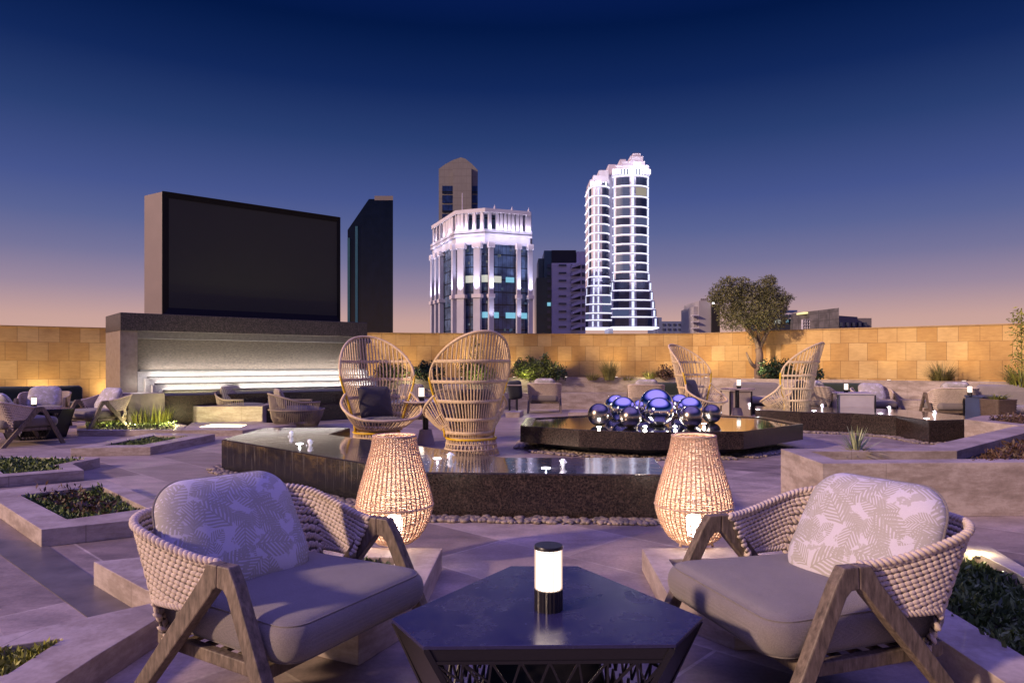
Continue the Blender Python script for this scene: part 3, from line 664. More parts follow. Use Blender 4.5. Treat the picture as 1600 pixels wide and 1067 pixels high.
pebbles([F1[8], F1[0], F1[1], F1[2]], .17, 1500, 'smooth river pebbles lining the foot of the long granite fountain')
i2b = offset(o2, .32); pebbles([i2b[8], i2b[0], i2b[1], i2b[2], i2b[3], i2b[4]], .42, 1800, 'river pebbles in the shadow under the mirror ball pool')
pebbles([F3[1], F3[2], F3[3], F3[4], F3[5]], .2, 700, 'river pebbles along the foot of the far right fountain')

def plight(px, py, z, p, col, lab):
    q = at(px, py, z); t_ = thing('planter_light', (q.x, q.y, z), 0, lab, 'light', 'small lights in the planters')
    MB().lathe([(.018, 0), (.02, .005), (.02, .016), (.016, .018)], 12).build('housing', fix, t_, True); MB().lathe([(.013, .019), (.013, .021)], 12).build('lens', M['bulb'], t_)
    light('POINT', 'glow', (0, 0, .04), p, col, .004, parent=t_)
plight(205, 776, .06, 3.0, (1, .9, .68), 'small planter light at the back of the square planter behind the left chair')
plight(285, 685, .06, 5.0, (1, .92, .68), 'small planter light in the diamond planter left of the granite fountain')
plight(1530, 872, .10, 6.0, (1, .88, .45), 'small planter light in the hedge planter behind the right chair')
plight(70, 1010, .07, 2.5, (.75, 1, .35), 'small planter light in the grass of the bottom left planter')
#plight(262, 985, .0, 1.6, (.72, 1, .28), 'small green ground light between the left chair and the corner planter')
plight(560, 880, .06, 2.2, (1, .78, .5), 'small planter light inside the platform below the left lantern')
plight(1180, 885, .06, 2.2, (1, .78, .5), 'small planter light inside the platform below the right lantern')
#plight(1375, 717, .34, 1.2, (1, .85, .6), 'small planter light beside the yucca')
# ------------------------------------------------------------------ woven lounge chair
def chair_proto():
    t = thing('lounge_chair', (0, 0, 0), 0, '', 'chair')
    plan = smooth_path([(.366, -.03, 0), (.394, -.16, 0), (.418, -.33, 0), (.405, -.45, 0), (.32, -.53, 0), (.15, -.56, 0), (-.15, -.56, 0), (-.32, -.53, 0), (-.405, -.45, 0), (-.418, -.33, 0), (-.394, -.16, 0), (-.366, -.03, 0)], 201)
    def ss(a, b, x): x = max(0, min(1, (x-a)/(b-a))); return x*x*(3-2*x)
    def S(u, v):
        k = u*200; i = min(199, int(k)); p = plan[i].lerp(plan[i+1], k-i); e = abs(u-.5)*2
        zt = .665-.10*ss(.35, 1, e)
        zb = .235+.165*ss(.44, .56, e)
        z = zb+(zt-zb)*v; d = zt-z
        p = Vector((p.x*(1-.012*ss(.1, .4, abs(p.y))), p.y, 0)); y = p.y*(1-.8*d)-.55*d*ss(.86, 1, e)
        return Vector((p.x*(1-.14*d), y, z)), zt, zb
    NC = 70; mb = MB(); bk = MB(); NB = 96; MV = 10
    for j in range(MV+1):
        for i in range(NB+1): bk.v.append(tuple(S(i/NB, j/MV)[0]))
    for j in range(MV):
        for i in range(NB): bk.f.append((j*(NB+1)+i, j*(NB+1)+i+1, (j+1)*(NB+1)+i+1, (j+1)*(NB+1)+i))
    cell = .0190
    for i in range(NC):
        u0 = (i+.5)/NC; _, zt, zb = S(u0, 0); rows = int((zt-zb)/cell)
        for j in range(rows):
            v = 1-(j+.75)*cell/(zt-zb)
            u = min(.997, max(.003, u0+(.5/NC if j % 2 else 0)))
            p, _, _ = S(u, v); du = S(min(1, u+.01), v)[0]-S(max(0, u-.01), v)[0]; dv = S(u, min(1, v+.05))[0]-S(u, max(0, v-.05))[0]
            X = du.normalized(); n_ = X.cross(dv).normalized(); Y = n_.cross(X)
            tl = .30*(1 if j % 2 else -1)*.5+random.uniform(-.09, .09); X2 = (X*math.cos(tl)+Y*math.sin(tl)); Y2 = n_.cross(X2)
            R = Matrix((X2, Y2, n_)).transposed()
            mb.ball(p, 1, 8, 6, (.0178*random.uniform(.92, 1.08), .0106*random.uniform(.93, 1.06), .0092), R)
    for (v, r) in ((1.0, .017), (0, .013)):                    # twisted rope along both edges
        for i in range(84):
            u = (i+.5)/84; p, _, _ = S(u, v); du = (S(min(1, u+.01), v)[0]-S(max(0, u-.01), v)[0]).normalized()
            s = du.cross(Vector((0, 0, 1))).normalized(); w_ = s.cross(du); X2 = (du*.72+w_*.69).normalized(); Y2 = s.cross(X2)
            mb.ball(p, 1, 8, 6, (.0200, r*.62, r*.95), Matrix((X2, Y2, s)).transposed())
    mb.build('woven_shell', M['rope'], t, True, fix=False)
    o = bk.build('gap_backing', M['backing'], t, True); sm = o.modifiers.new('thick', 'SOLIDIFY'); sm.thickness = .008; sm.offset = 0  # added dark sheet; its colour gives the shade in the weave gaps
    for sx in (1, -1):
        x = .385*sx
        def leg(pts):
            m_ = MB(); w2 = .023; n = len(pts)
            q = [(x+ (abs(zz-.57)/.57)*.02*sx-w2, y, zz) for y, zz in pts]+[(x+(abs(zz-.57)/.57)*.02*sx+w2, y, zz) for y, zz in pts]
            m_.add(q, [tuple(range(n)), tuple(range(2*n-1, n-1, -1))]+[(i, n+i, n+(i+1) % n, (i+1) % n) for i in range(n)])
            m_.build('leg', M['wood'], t, bevel=.005)
        leg([(.005, .572), (.060, .572), (.094, .520), (.352, 0), (.292, 0), (.055, .478), (.035, .497), (.005, .500)])
        leg([(.0035, .572), (.0035, .500), (-.012, .490), (-.026, .470), (-.440, 0), (-.505, 0), (-.075, .520), (-.045, .572)])
    f = MB(); f.box((0, .15, .238), (.70, .045, .045)); f.box((0, -.40, .235), (.66, .045, .05))
    for sx in (1, -1): f.beam((sx*.345, .12, .238), (sx*.33, -.39, .238), .035, .045)
    for k in range(6): f.box((0, -.33+k*.085, .252), (.64, .035, .014))
    f.build('seat_frame', M['wood'], t, bevel=.004)
    # seat cushion
    ol = rrect(.73, .77, .085, 12, .09); Ms = Matrix.Translation((0, -.09, .335))
    s_ = MB().pad(ol, .068, 20, Ms, .028).build('seat_cushion', M['seat'], t, True)
    for zz in (.056, -.056):
        MB().tube([(x*.947, y*.947-.09, .335+zz+(.003 if zz > 0 else 0)) for x, y in ol], .0028, 6, True).build('seam', M['seat'], s_, True)
    # printed back cushion
    ol = rrect(.55, .46, .12, 12, .0)
    ol = [(x*(1-.05*(y/.21)), y) for x, y in ol]
    bo = MB().pad(ol, .085, 3.2, None, 0).build('back_cushion', M['leaf'], t, True)
    bo.location = (.10, -.305, .575); bo.rotation_euler = (math.radians(119), 0, math.radians(-12))
    MB().tube([(x*1.004, y*1.004, 0) for x, y in ol], .005, 6, True).build('piping', M['seat'], bo, True)
    return t
ch = chair_proto()
chL = ch; chL.location = (-.753, 2.55, 0); chL.rotation_euler = (0, 0, face_rz(.87, -.49)); chL['label'] = 'large woven rope lounge chair with leaf print cushion in the left foreground'; chL['group'] = 'woven lounge chairs'
spots = [((1.0, 2.57), (-.961, -.275), 'large woven rope lounge chair with leaf print cushion in the right foreground', 1),
         ((-7.42, 10.46), (.55, .83), 'woven chair at the left edge, turned away in front of the dark table', 1),
         ((-7.45, 12.1), (-.45, -.89), 'woven chair with a pale cushion between the dark table and the water wall', 1),
         ((-8.9, 12.9), (.4, -.92), 'woven chair mostly hidden behind the dark table at the left', 1),
         ((.82, 17.2), (.05, 1), 'cream woven chair seen from behind, left of the mirror balls', 0),
         ((3.15, 16.2), (.1, 1), 'cream woven chair rising behind the mirror balls', 0),
         ((6.75, 15.0), (.75, .66), 'cream woven chair just right of the rightmost peacock chair', 0),
         ((8.0, 15.0), (-.2, -1), 'woven chair facing the camera behind the pale side table', 1),
         ((8.9, 14.0), (.15, 1), 'cream woven chair seen from behind near the right end of the sandstone wall', 0)]
for (pos, fc, lab, cut) in spots:
    c = copy_tree(chL); c.location = (*pos, 0); c.rotation_euler = (0, 0, face_rz(*fc)); c['label'] = lab
    if not cut: c.scale = (1, 1, 1.1)
    for q_ in kids(c):
        if q_.name.startswith('back_cushion'): q_.location.x = -.10 if pos == (1.0, 2.57) else 0; q_.rotation_euler.z *= -1 if pos == (1.0, 2.57) else 0; q_.location.z = .575

# ------------------------------------------------------------------ faceted tables
TZ = .42
def table_proto():
    ctr = Vector((.10, 2.35, 0))
    top = [at(661, 1009, TZ), at(1056, 1006, TZ), at(1098, 964, TZ), at(903, 884, TZ), at(798, 884, TZ), at(612, 966, TZ)]
    top = [Vector((p.x, p.y, 0))-ctr for p in top]
    t = thing('faceted_table', ctr, 0, 'dark faceted low table with a lattice base between the two foreground chairs', 'table', 'dark faceted tables')
    m_ = MB(); m_.prism(top, TZ-.012, TZ); m_.build('table_top', M['tabletop'], t, bevel=.002)
    # bottom polygon: legs (short edges) widen towards the floor
    bot = []
    n = 6
    for i in range(n):
        a, b = top[i], top[(i+1) % n]; prv = top[i-1]
        L1 = (b-a).length; L0 = (a-prv).length
        long1 = L1 > .3; tgt = b if long1 else prv
        bot.append(a.lerp(tgt, .30 if max(L0, L1) > .3 else .1)*.93)
    up = [p*.995 for p in top]
    for i in range(n):
        a, b, c, d = up[i], up[(i+1) % n], bot[(i+1) % n], bot[i]
        V = lambda p, z: Vector((p.x, p.y, z)); nrm = (b-a).cross(Vector((0, 0, 1))).normalized()*-.006
        if (b-a).length < .3:
            q = [V(a, TZ-.013), V(b, TZ-.013), V(c, 0), V(d, 0)]; MB().add(q+[p+nrm for p in q], [(0, 1, 2, 3), (7, 6, 5, 4), (0, 4, 5, 1), (1, 5, 6, 2), (2, 6, 7, 3), (3, 7, 4, 0)]).build('leg_panel', M['blackm'], t)
        else:
            lm = MB(); z1 = TZ-.013; z2 = TZ-.05
            def PT(s, z): f = (TZ-z)/TZ; l_ = a.lerp(d, f); r_ = b.lerp(c, f); p = l_.lerp(r_, s); return Vector((p.x, p.y, z))
            q = [PT(0, z1), PT(1, z1), PT(1, z2), PT(0, z2)]; lm.add(q+[p+nrm for p in q], [(0, 1, 2, 3), (7, 6, 5, 4), (0, 4, 5, 1), (1, 5, 6, 2), (2, 6, 7, 3), (3, 7, 4, 0)])
            rnd = random.Random(i*7+3); upn = (b-a).cross(Vector((0, 0, 1))).normalized()
            for z in (z2, .20, .012): lm.beam(PT(0, z), PT(1, z), .008, .009)
            lm.beam(PT(0, z1), PT(0, 0), .012, .016); lm.beam(PT(1, z1), PT(1, 0), .012, .016)
            for (za, zb_) in ((z2, .285), (.285, .20), (.20, .105), (.105, .012)):
                K = 8; xs0 = [k/K for k in range(K+1)]; xs1 = [0]+[min(1, max(0, (k+.5)/K+rnd.uniform(-.02, .02))) for k in range(K)]+[1]
                for k in range(K):
                    lm.beam(PT(xs0[k], za), PT(xs1[k+1], zb_), .006, .007, upn); lm.beam(PT(xs1[k+1], zb_), PT(xs0[k+1], za), .006, .007, upn)
                    if rnd.random() < .35: lm.beam(PT(xs0[k], za), PT(min(1, xs0[k]+.13), zb_), .005, .005, upn)
            lm.build('lattice_panel', M['blackm'], t)
    return t
tb = table_proto()
t2 = copy_tree(tb); t2.location = (-7.85, 11.25, 0); t2.rotation_euler = (0, 0, .5); t2.scale = (1.12, 1.12, 1.16)
t2['label'] = 'dark faceted table among the woven chairs at the far left'
# table lamps
def lamp_proto():
    t = thing('table_lamp', (0, 0, 0), 0, '', 'lamp', 'cordless table lamps')
    m_ = MB(); 
    n = 48; prof = []
    vs = []
    for z in (0, .068): vs += [((.0455+(.0012 if k % 2 else -.0008))*math.cos(2*PI*k/n), (.0455+(.0012 if k % 2 else -.0008))*math.sin(2*PI*k/n), z) for k in range(n)]
    m_.add(vs, [(k, (k+1) % n, n+(k+1) % n, n+k) for k in range(n)]+[tuple(range(n-1, -1, -1)), tuple(range(n, 2*n))]); m_.build('base', M['blackm'], t)
    MB().lathe([(.041, .069), (.041, .196)], 32).build('shade', M['bulb'], t, 'auto')
    r = MB()
    for k in range(20): a = 2*PI*k/20; r.tube([(.0445*math.cos(a), .0445*math.sin(a), .068), (.0445*math.cos(a), .0445*math.sin(a), .2)], .0014, 5)
    r.build('shade_ribs', emit('lit rib glass', (1, .62, .48), .75), t, True)
    MB().lathe([(.047, .198), (.047, .206), (.045, .209)], 40).build('cap', M['blackm'], t, 'auto')
    return t
lm = lamp_proto(); p = at(857, 951, TZ); lm.location = (p.x, p.y, TZ); lm['label'] = 'glowing cylinder lamp with dark cap on the foreground faceted table'
# ------------------------------------------------------------------ rattan lanterns
def lantern_proto():
    t = thing('wicker_lantern', (0, 0, 0), 0, '', 'lantern', 'wicker floor lanterns')
    prof = [(.105, .02), (.150, .05), (.190, .11), (.218, .18), (.228, .24), (.212, .33), (.183, .43), (.157, .52), (.138, .59), (.128, .655)]
    pz = smooth_path([(r, 0, z) for r, z in prof], 140)
    st = MB(); NS = 46
    for k in range(NS):
        for da in (-.011, .011):
            a = 2*PI*k/NS+da; st.tube([(p.x*math.cos(a), p.x*math.sin(a), p.z) for p in pz[::6]], .0026, 4)
    st.build('staves', M['stave'], t, True)
    wv = MB(); seg = NS*2; NR = 104
    L = len(pz)-1
    for i in range(NR):
        f_ = i*L/(NR-1)+random.uniform(-.18, .18); f_ = min(L-.001, max(0, f_)); i0 = int(f_); p = pz[i0].lerp(pz[i0+1], f_-i0); pts = []
        ph = i % 2
        for k in range(seg):
            a = 2*PI*k/seg; off = .0032*(1 if ((k//2+ph) % 2) else -1) if k % 2 == 0 else 0
            pts.append(((p.x+off)*math.cos(a), (p.x+off)*math.sin(a), p.z+.0012*noise.noise(Vector((a*5, i*1.3, 2)))*3.5))
        wv.tube(pts, random.choice((.0019, .0022, .0026)), 4, True)
    wv.build('weave', M['rattan'], t, True)
    for nm, z, r in (('top_rim', .655, .128), ('bottom_rim', .02, .105), ('belt', .24, .232)):
        MB().tube([(r*math.cos(2*PI*k/48), r*math.sin(2*PI*k/48), z) for k in range(48)], .0065 if nm != 'belt' else .0045, 6, True).build(nm, M['rattan'], t, True)
    for k in range(3):
        a = 2*PI*k/3+.5; MB().tube([(.10*math.cos(a), .10*math.sin(a), .03), (.115*math.cos(a), .115*math.sin(a), 0)], .008, 6).build('foot', M['rattan'], t, True)
    MB().lathe([(.09, .022), (.09, .028)], 24).build('base_plate', M['rattan'], t)
    b = MB().lathe([(.03, .029), (.034, .035), (.034, .05)], 20).build('lamp_holder', M['blackm'], t)
    MB().lathe([(.001, .045), (.035, .05), (.046, .09), (.046, .155), (.034, .175), (.001, .18)], 24).build('bulb', M['bulbw'], t, True)
    light('POINT', 'lantern_glow', (0, 0, .23), 6.5, (1, .86, .74), .05, parent=t)
    light('POINT', 'lantern_upper_glow', (0, 0, .42), 3.2, (1, .88, .78), .05, parent=t)
    return t
ln = lantern_proto(); p = at(612, 857, .13); ln.location = (p.x, p.y+.10, .13); ln['label'] = 'glowing pear shaped wicker lantern standing behind the left foreground chair'
ln2 = copy_tree(ln); p = at(1091, 857, .13); ln2.location = (p.x, p.y+.10, .13); ln2.rotation_euler = (0, 0, 1.1); ln2['label'] = 'glowing pear shaped wicker lantern standing behind the right foreground chair'

# ------------------------------------------------------------------ peacock chairs
def peacock_proto():
    t = thing('peacock_chair', (0, 0, 0), 0, '', 'chair', 'tall peacock wicker chairs')
    def ss(x): x = max(0, min(1, x)); return x*x*(3-2*x)
    def Wd(z): return .335+.235*ss((z-.2)/1.0)
    def B(a, z):
        yb = -.24-.20*(z-.22)-.03*ss((z-1.1)/.5)
        return Vector((a*Wd(z), yb+.42*abs(a)**2.2*(.75+.35*ss((z-.2)/.8)), z))
    def ztop(a): return 1.0+.63*max(0, 1-abs(a)**2.15)**.5
    mb = MB(); NR_ = 25
    for k in range(NR_):
        a = -1+2*(k+.5)/NR_; zt = ztop(a); mb.tube([B(a, .24+(zt-.24)*i/14) for i in range(15)], .0105, 6)
    for z in (.30, .48, .72, .98, 1.25):
        amax = 1 if z <= 1.0 else (1-((z-1.0)/.63)**2)**(1/2.15)
        for dz, ro in ((-.012, 0), (.012, 0)): mb.tube([B(-amax+2*amax*i/30, z+dz)+Vector((0, -.012, 0)) for i in range(31)], .010, 6)
        mb.tube([B(-amax+2*amax*i/60, z)+Vector((0, -.016+.006*(i % 2), 0)) for i in range(61)], .012, 5)
    mb.build('backrest', M['wicker'], t, True)
    arch = [B(math.sin(PI/2*s), ztop(math.sin(PI/2*s))) for s in [-1+2*i/48 for i in range(49)]]
    MB().tube(arch, .019, 8).build('backrest_rim', M['wicker'], t, True)
    for sx in (-1, 1):
        MB().tube([B(sx*1.0, .24+.80*i/16)+Vector((sx*.012, .008, 0)) for i in range(17)], .017, 8).build('side_tube', M['yellow'], t, True)
    # fan shaped seat shell
    rimp = smooth_path([B(-1, .80), (-.58, .18, .66), (-.545, .38, .53), (-.40, .53, .45), (-.2, .60, .425), (0, .62, .42), (.2, .60, .425), (.40, .53, .45), (.545, .38, .53), (.58, .18, .66), B(1, .80)], 121)
    fan = MB(); NF = 46
    for k in range(NF+1):
        e = rimp[int(120*k/NF)]; an = -PI*1.02+ (PI*1.02+PI*.02)*k/NF
        ang = math.radians(200-220*k/NF); s0 = Vector((.27*math.cos(ang), .02+.25*math.sin(ang), .245))
        mid = s0.lerp(e, .55)+Vector((0, 0, -.035)); fan.tube(smooth_path([s0, mid, e], 8), .0095, 6)
    for q in (.35, .62):
        fan.tube([Vector((.27*math.cos(math.radians(200-220*k/60)), .02+.25*math.sin(math.radians(200-220*k/60)), .245)).lerp(rimp[2*k], q)+Vector((0, 0, -.03)) for k in range(61)], .008, 5)
    fan.build('seat_fan', M['wicker'], t, True)
    MB().tube(rimp, .021, 8).build('seat_rim', M['wicker'], t, True)
    MB().lathe([(.30, .236), (.30, .242)], 32, (0, 0, 0)).build('seat_deck', M['wicker'], t)
    bs = MB(); 
    for k in range(40):
        a0 = 2*PI*k/40
        for dlt in (.16, -.16): bs.tube([(.325*math.cos(a0), .325*math.sin(a0), .225), (.345*math.cos(a0+dlt*.5), .345*math.sin(a0+dlt*.5), .11), (.375*math.cos(a0+dlt), .375*math.sin(a0+dlt), .005)], .0065, 5)
    for z, r in ((.16, .337), (.09, .352), (.012, .374)): bs.tube([(r*math.cos(2*PI*k/48), r*math.sin(2*PI*k/48), z) for k in range(48)], .009, 6, True)
    bs.build('base', M['wicker'], t, True)
    MB().tube([(.335*math.cos(2*PI*k/48), .335*math.sin(2*PI*k/48), .224) for k in range(48)], .015, 8, True).build('base_ring', M['yellow'], t, True)
    ol = [(.36*math.cos(2*PI*k/48)*(1), .29*math.sin(2*PI*k/48)) for k in range(48)]
    MB().pad(ol, .05, 5, Matrix.Translation((0, .17, .385)), .02).build('seat_cushion', M['dark'], t, True)
    pl_ = MB().pad(rrect(.50, .50, .06, 8), .085, 2.2).build('pillow', M['dark'], t, True); pl_.location = (0, -.06, .64); pl_.rotation_euler = (math.radians(108), 0, .08)
    return t
pk = peacock_proto()
pk.location = (-1.98, 10.0, 0); pk.rotation_euler = (0, 0, face_rz(.5, -.86)); pk['label'] = 'tall wicker peacock chair with grey cushions left of the round bistro table'
for pos, fc, lab in (((-.55, 9.2), (-.38, .92), 'tall wicker peacock chair seen from behind in front of the granite fountain'), ((3.85, 14.4), (.70, -.71), 'tall wicker peacock chair directly behind the mirror balls'), ((5.75, 13.9), (-.74, .67), 'tall wicker peacock chair at the right end of the mirror ball pool')):
    c = copy_tree(pk); c.location = (*pos, 0); c.rotation_euler = (0, 0, face_rz(*fc)); c['label'] = lab
# bistro tables
def bistro_proto():
    t = thing('bistro_table', (0, 0, 0), 0, '', 'table', 'round bistro tables')
    MB().lathe([(.36, .635), (.385, .645), (.385, .66)], 48).build('table_top', M['marble'], t, 'auto')
    MB().lathe([(.045, .2), (.045, .635)], 20).build('post', M['blackm'], t, 'auto')
    MB().lathe([(.145, 0), (.14, .02), (.09, .22), (.08, .225)], 32).build('foot', M['concrete'], t, 'auto')
    return t
bt = bistro_proto(); bt.location = (-1.31, 10.35, 0); bt['label'] = 'round pedestal table between the two nearer peacock chairs'
b2_ = copy_tree(bt); b2_.location = (5.08, 15.4, 0); b2_['label'] = 'round pedestal table between the two far peacock chairs'
def put_lamp(pos, lab, s=1.0):
    c = copy_tree(lm); c.location = pos; c.scale = (s, s, s); c['label'] = lab
    return c
put_lamp((-1.36, 10.25, .66), 'small glowing lamp on the round table between the nearer peacock chairs', 1.0)
put_lamp((5.1, 15.35, .66), 'small glowing lamp on the round table between the far peacock chairs', 1.0)
put_lamp((-7.95, 11.35, TZ*1.16), 'glowing lamp on the dark faceted table at the far left', .85)
# ------------------------------------------------------------------ cord barrel chairs near the water wall
def barrel_proto():
    t = thing('cord_chair', (0, 0, 0), 0, '', 'chair', 'round cord lounge chairs')
    mb = MB(); R0, R1 = .40, .56
    n = 84
    def rim(a): return Vector((R1*math.cos(a), R1*.92*math.sin(a), .50+.16*max(0, -math.sin(a))**1.0))
    for k in range(n):
        a = 2*PI*k/n
        if math.sin(a) > .72: top = Vector((R1*.98*math.cos(a), R1*.9*math.sin(a), .36))
        else: top = rim(a)
        mb.tube([(R0*math.cos(a), R0*.95*math.sin(a), .03), (R0*1.22*math.cos(a), R0*1.14*math.sin(a), .2), tuple(top)], .0075, 5)
    mb.build('cords', M['cord'], t, True)
    r = MB(); r.tube([tuple(rim(math.radians(136+268*k/60))) for k in range(61)], .017, 8)
    r.tube([(R1*.99*math.cos(2*PI*k/60), R1*.91*math.sin(2*PI*k/60), .355) for k in range(60)], .012, 6, True)
    r.tube([(R0*math.cos(2*PI*k/60), R0*.95*math.sin(2*PI*k/60), .025) for k in range(60)], .018, 6, True)
    r.build('frame', M['cord'], t, True)
    MB().pad([(.46*math.cos(2*PI*k/48), .43*math.sin(2*PI*k/48)) for k in range(48)], .06, 6, Matrix.Translation((0, .02, .34)), .02).build('seat_cushion', M['cord2'], t, True)
    p_ = MB().pad(rrect(.58, .40, .08, 8), .075, 2.6).build('pillow', M['cord3'], t, True); p_.location = (0, -.30, .56); p_.rotation_euler = (math.radians(108), 0, 0)
    return t
M['cord2'] = m_fabric('slate cushion fabric', (.10, .095, .12)); 
qq = N('striped pillow fabric'); sx_ = qq.n('SeparateXYZ'); qq.l(qq.coord(), sx_.inputs[0])
qq.set(qq.mix(qq.math('GREATER_THAN', qq.math('SINE', qq.math('MULTIPLY', sx_.outputs[0], 170)), 0), (.20, .165, .14), (.36, .31, .27)), .85); M['cord3'] = qq.m
bc = barrel_proto(); bc.location = (-4.1, 13.0, 0); bc.rotation_euler = (0, 0, face_rz(.9, .45)); bc['label'] = 'round cord chair right of the raised platform below the water wall'
c = copy_tree(bc); c.location = (-5.5, 14.0, 0); c.rotation_euler = (0, 0, face_rz(.8, -.3)); c['label'] = 'round cord chair half hidden behind the raised platform'
c = copy_tree(bc); c.location = (-2.3, 15.2, 0); c.rotation_euler = (0, 0, face_rz(0, -1)); c['label'] = 'round cord chair seen between the nearer peacock chairs'
c = copy_tree(bc); c.location = (-1.2, 15.6, 0); c.rotation_euler = (0, 0, face_rz(.2, 1)); c['label'] = 'round cord chair seen through the second peacock chair'
# benches and other far furniture
def bench(loc, rz, w, label, mat, h=.74, seatm=None):
    t = thing('banquette', loc, rz, label, 'bench')
    MB().pad(rrect(w, h-.32, .09, 8), .10, 8, Matrix.Translation((0, -.32, (h+.32)/2)) @ Matrix.Rotation(PI/2, 4, 'X')).build('backrest', mat, t, True)
    MB().box((0, 0, .13), (w-.04, .6, .22)).build('base', M['blackm'], t)
    MB().pad(rrect(w, .62, .06, 8), .085, 10, Matrix.Translation((0, .02, .33))).build('seat_cushion', seatm or mat, t, True)
    return t
bench((-10.3, 14.1, 0), face_rz(.5, -.86), 2.4, 'dark green upholstered bench against the sandstone wall at the left edge', M['green'])
bench((3.9, 17.3, 0), face_rz(0, -1), 1.1, 'dark green bench behind the mirror balls', M['green'])
bench((7.5, 15.45, 0), face_rz(-.4, -.92), 1.5, 'dark green bench behind the rightmost peacock chair', M['green'], .78)
bench((6.2, 16.6, 0), face_rz(-.2, -1), 1.5, 'pale grey bench below the olive tree', M['greyf'], .76)
bench((9.85, 13.3, 0), face_rz(-.5, -.86), 1.3, 'grey bench at the right end of the sandstone wall', M['greyf'], .8)
def ptable(loc, rz, s, h, label, mat):
    t = thing('side_table', loc, rz, label, 'table')
    MB().box((0, 0, h-.015), (s, s, .03)).build('table_top', mat, t, bevel=.003)
    MB().box((0, 0, (h-.03)/2), (s-.06, s-.06, h-.032)).build('body', mat, t)
    for i in (-1, 1):
        for j in (-1, 1): MB().box((i*(s/2-.012), j*(s/2-.012), (h-.032)/2), (.026, .026, h-.034)).build('leg', M['blackm'], t)
    return t
ptable((7.08, 14.2, 0), -.25, .72, .62, 'pale square side table with dark legs behind the far right fountain', simple('lilac grey stone', (.42, .38, .42), (.36, .32, .36), 4))
put_lamp((6.95, 14.2, .62), 'glowing lamp on the pale square side table', .9)
ptable((9.2, 13.3, 0), .1, .5, .60, 'dark blue side table near the right edge', simple('blue lacquer', (.05, .07, .16), (.04, .05, .12), 4))
put_lamp((8.92, 13.3, .60), 'glowing lamp on the dark blue side table', .9)
ptable((5.35, 16.3, 0), .1, .55, .6, 'cream block table under the olive tree', M['cream'])
bk_ = thing('woven_basket', (8.9, 12.5, 0), .15, 'brown woven planter basket beside the dark blue side table', 'basket')
mbk = MB()
for j in range(26):
    z = .01+j*.022; s = .17+.012*j/26*2
    mbk.tube([((s+.004*(1 if (k+j) % 2 else -1))*(1 if a_ == 0 else 1)*x, (s+.004*(1 if (k+j) % 2 else -1))*y, z) for k, (x, y, a_) in enumerate([(-1+2*i/12, -1, 0) for i in range(12)]+[(1, -1+2*i/12, 0) for i in range(12)]+[(1-2*i/12, 1, 0) for i in range(12)]+[(-1, 1-2*i/12, 0) for i in range(12)])], .012, 5, True)
mbk.build('basket', simple('brown weave', (.17, .12, .09), (.10, .07, .05), 30), bk_, True)
MB().box((0, 0, .5), (.36, .36, .06)).build('soil', M['soil'], bk_)
mb = MB(); blades(mb, (8.9, 12.5, .55), 70, .16, .42, .012, .9, .12); tag(mb.build('arching_grass', M['lime'], fix=False), 'arching yellow green plant in the brown woven basket', 'plant')
sp = thing('covered_stand', (.055, 16.6, 0), .1, 'tall black covered stand between the peacock chair and the cream chair', 'stand')
MB().pad(rrect(.34, .46, .08, 6), .13, 5, Matrix.Translation((.02, 0, .58)) @ Matrix.Rotation(PI/2, 4, 'X') @ Matrix.Rotation(.12, 4, 'Z')).build('cover', m_fabric('black cloth', (.012, .014, .022)), sp, True)
for i in (-1, 1): MB().box((i*.09-.03, 0, .19), (.035, .2, .38)).build('leg', M['blackm'], sp)
MB().box((-.02, 0, .70), (.38, .28, .025)).build('shelf', M['marble'], sp)

# ------------------------------------------------------------------ planting
def shrub(px, D, z, rx, rz_, n, mat, label, size=.07):
    mb = MB(); p = atD(px, D, z); leaf_cloud(mb, (p.x, p.y, z+rz_*.9), (rx, min(rx, .35), rz_), n, size, .5, .4, clump=.15)
    for k in range(5): a = random.uniform(-1, 1); leaf_cloud(mb, (p.x+a*rx*.7, p.y+random.uniform(-.15, .15), z+rz_*random.uniform(1.2, 1.9)), (.14, .14, .2), n//14, size, .5, .6, clump=.4)
    for k in range(7): mb.tube([(p.x+random.uniform(-.1, .1), p.y, z), (p.x+random.uniform(-rx, rx)*.7, p.y+random.uniform(-.2, .2), z+rz_*1.5)], .008, 4)
    return tag(mb.build('shrub', mat, fix=False), label, 'shrub')
pz_ = .76
shrub(838, 18.75, pz_, .75, .30, 2600, M['shrub'], 'bushy green shrub behind the cream chair left of the mirror balls')
shrub(868, 18.8, pz_, .35, .16, 500, M['shrubd'], 'small dark shrub at the right side of the bushy green shrub')
shrub(668, 18.3, pz_, .5, .22, 1200, M['shrubd'], 'dark green shrub between the two nearer peacock chairs')
shrub(610, 18.0, pz_, .45, .22, 900, M['shrub'], 'yellow green shrub seen through the left peacock chair')
shrub(745, 18.5, pz_, .55, .22, 1200, M['shrub'], 'green shrub seen through the second peacock chair')
shrub(1038, 18.9, pz_, .30, .15, 600, M['leafred'], 'reddish brown shrub left of the far peacock chairs')
shrub(1213, 17.1, pz_, .45, .24, 1500, M['shrubd'], 'dark green shrub at the foot of the olive tree')
shrub(1268, 16.4, pz_, .28, .2, 700, M['shrubd'], 'small dark green shrub right of the rightmost peacock chair')
def gtuft(px, D, z, n, h, spread, mat, label, w=.008, base=.15, droop=.5):
    mb = MB(); p = atD(px, D, z); blades(mb, p, n, h, spread, w, droop, base); return tag(mb.build('ornamental_grass', mat, fix=False), label, 'grass')
gtuft(952, 18.9, pz_, 420, .68, .42, M['grass'], 'tall feathery ornamental grass against the wall above the mirror balls', .006)
gtuft(925, 18.9, pz_, 150, .25, .4, M['grass'], 'short spreading grass left of the tall feathery grass', .008)
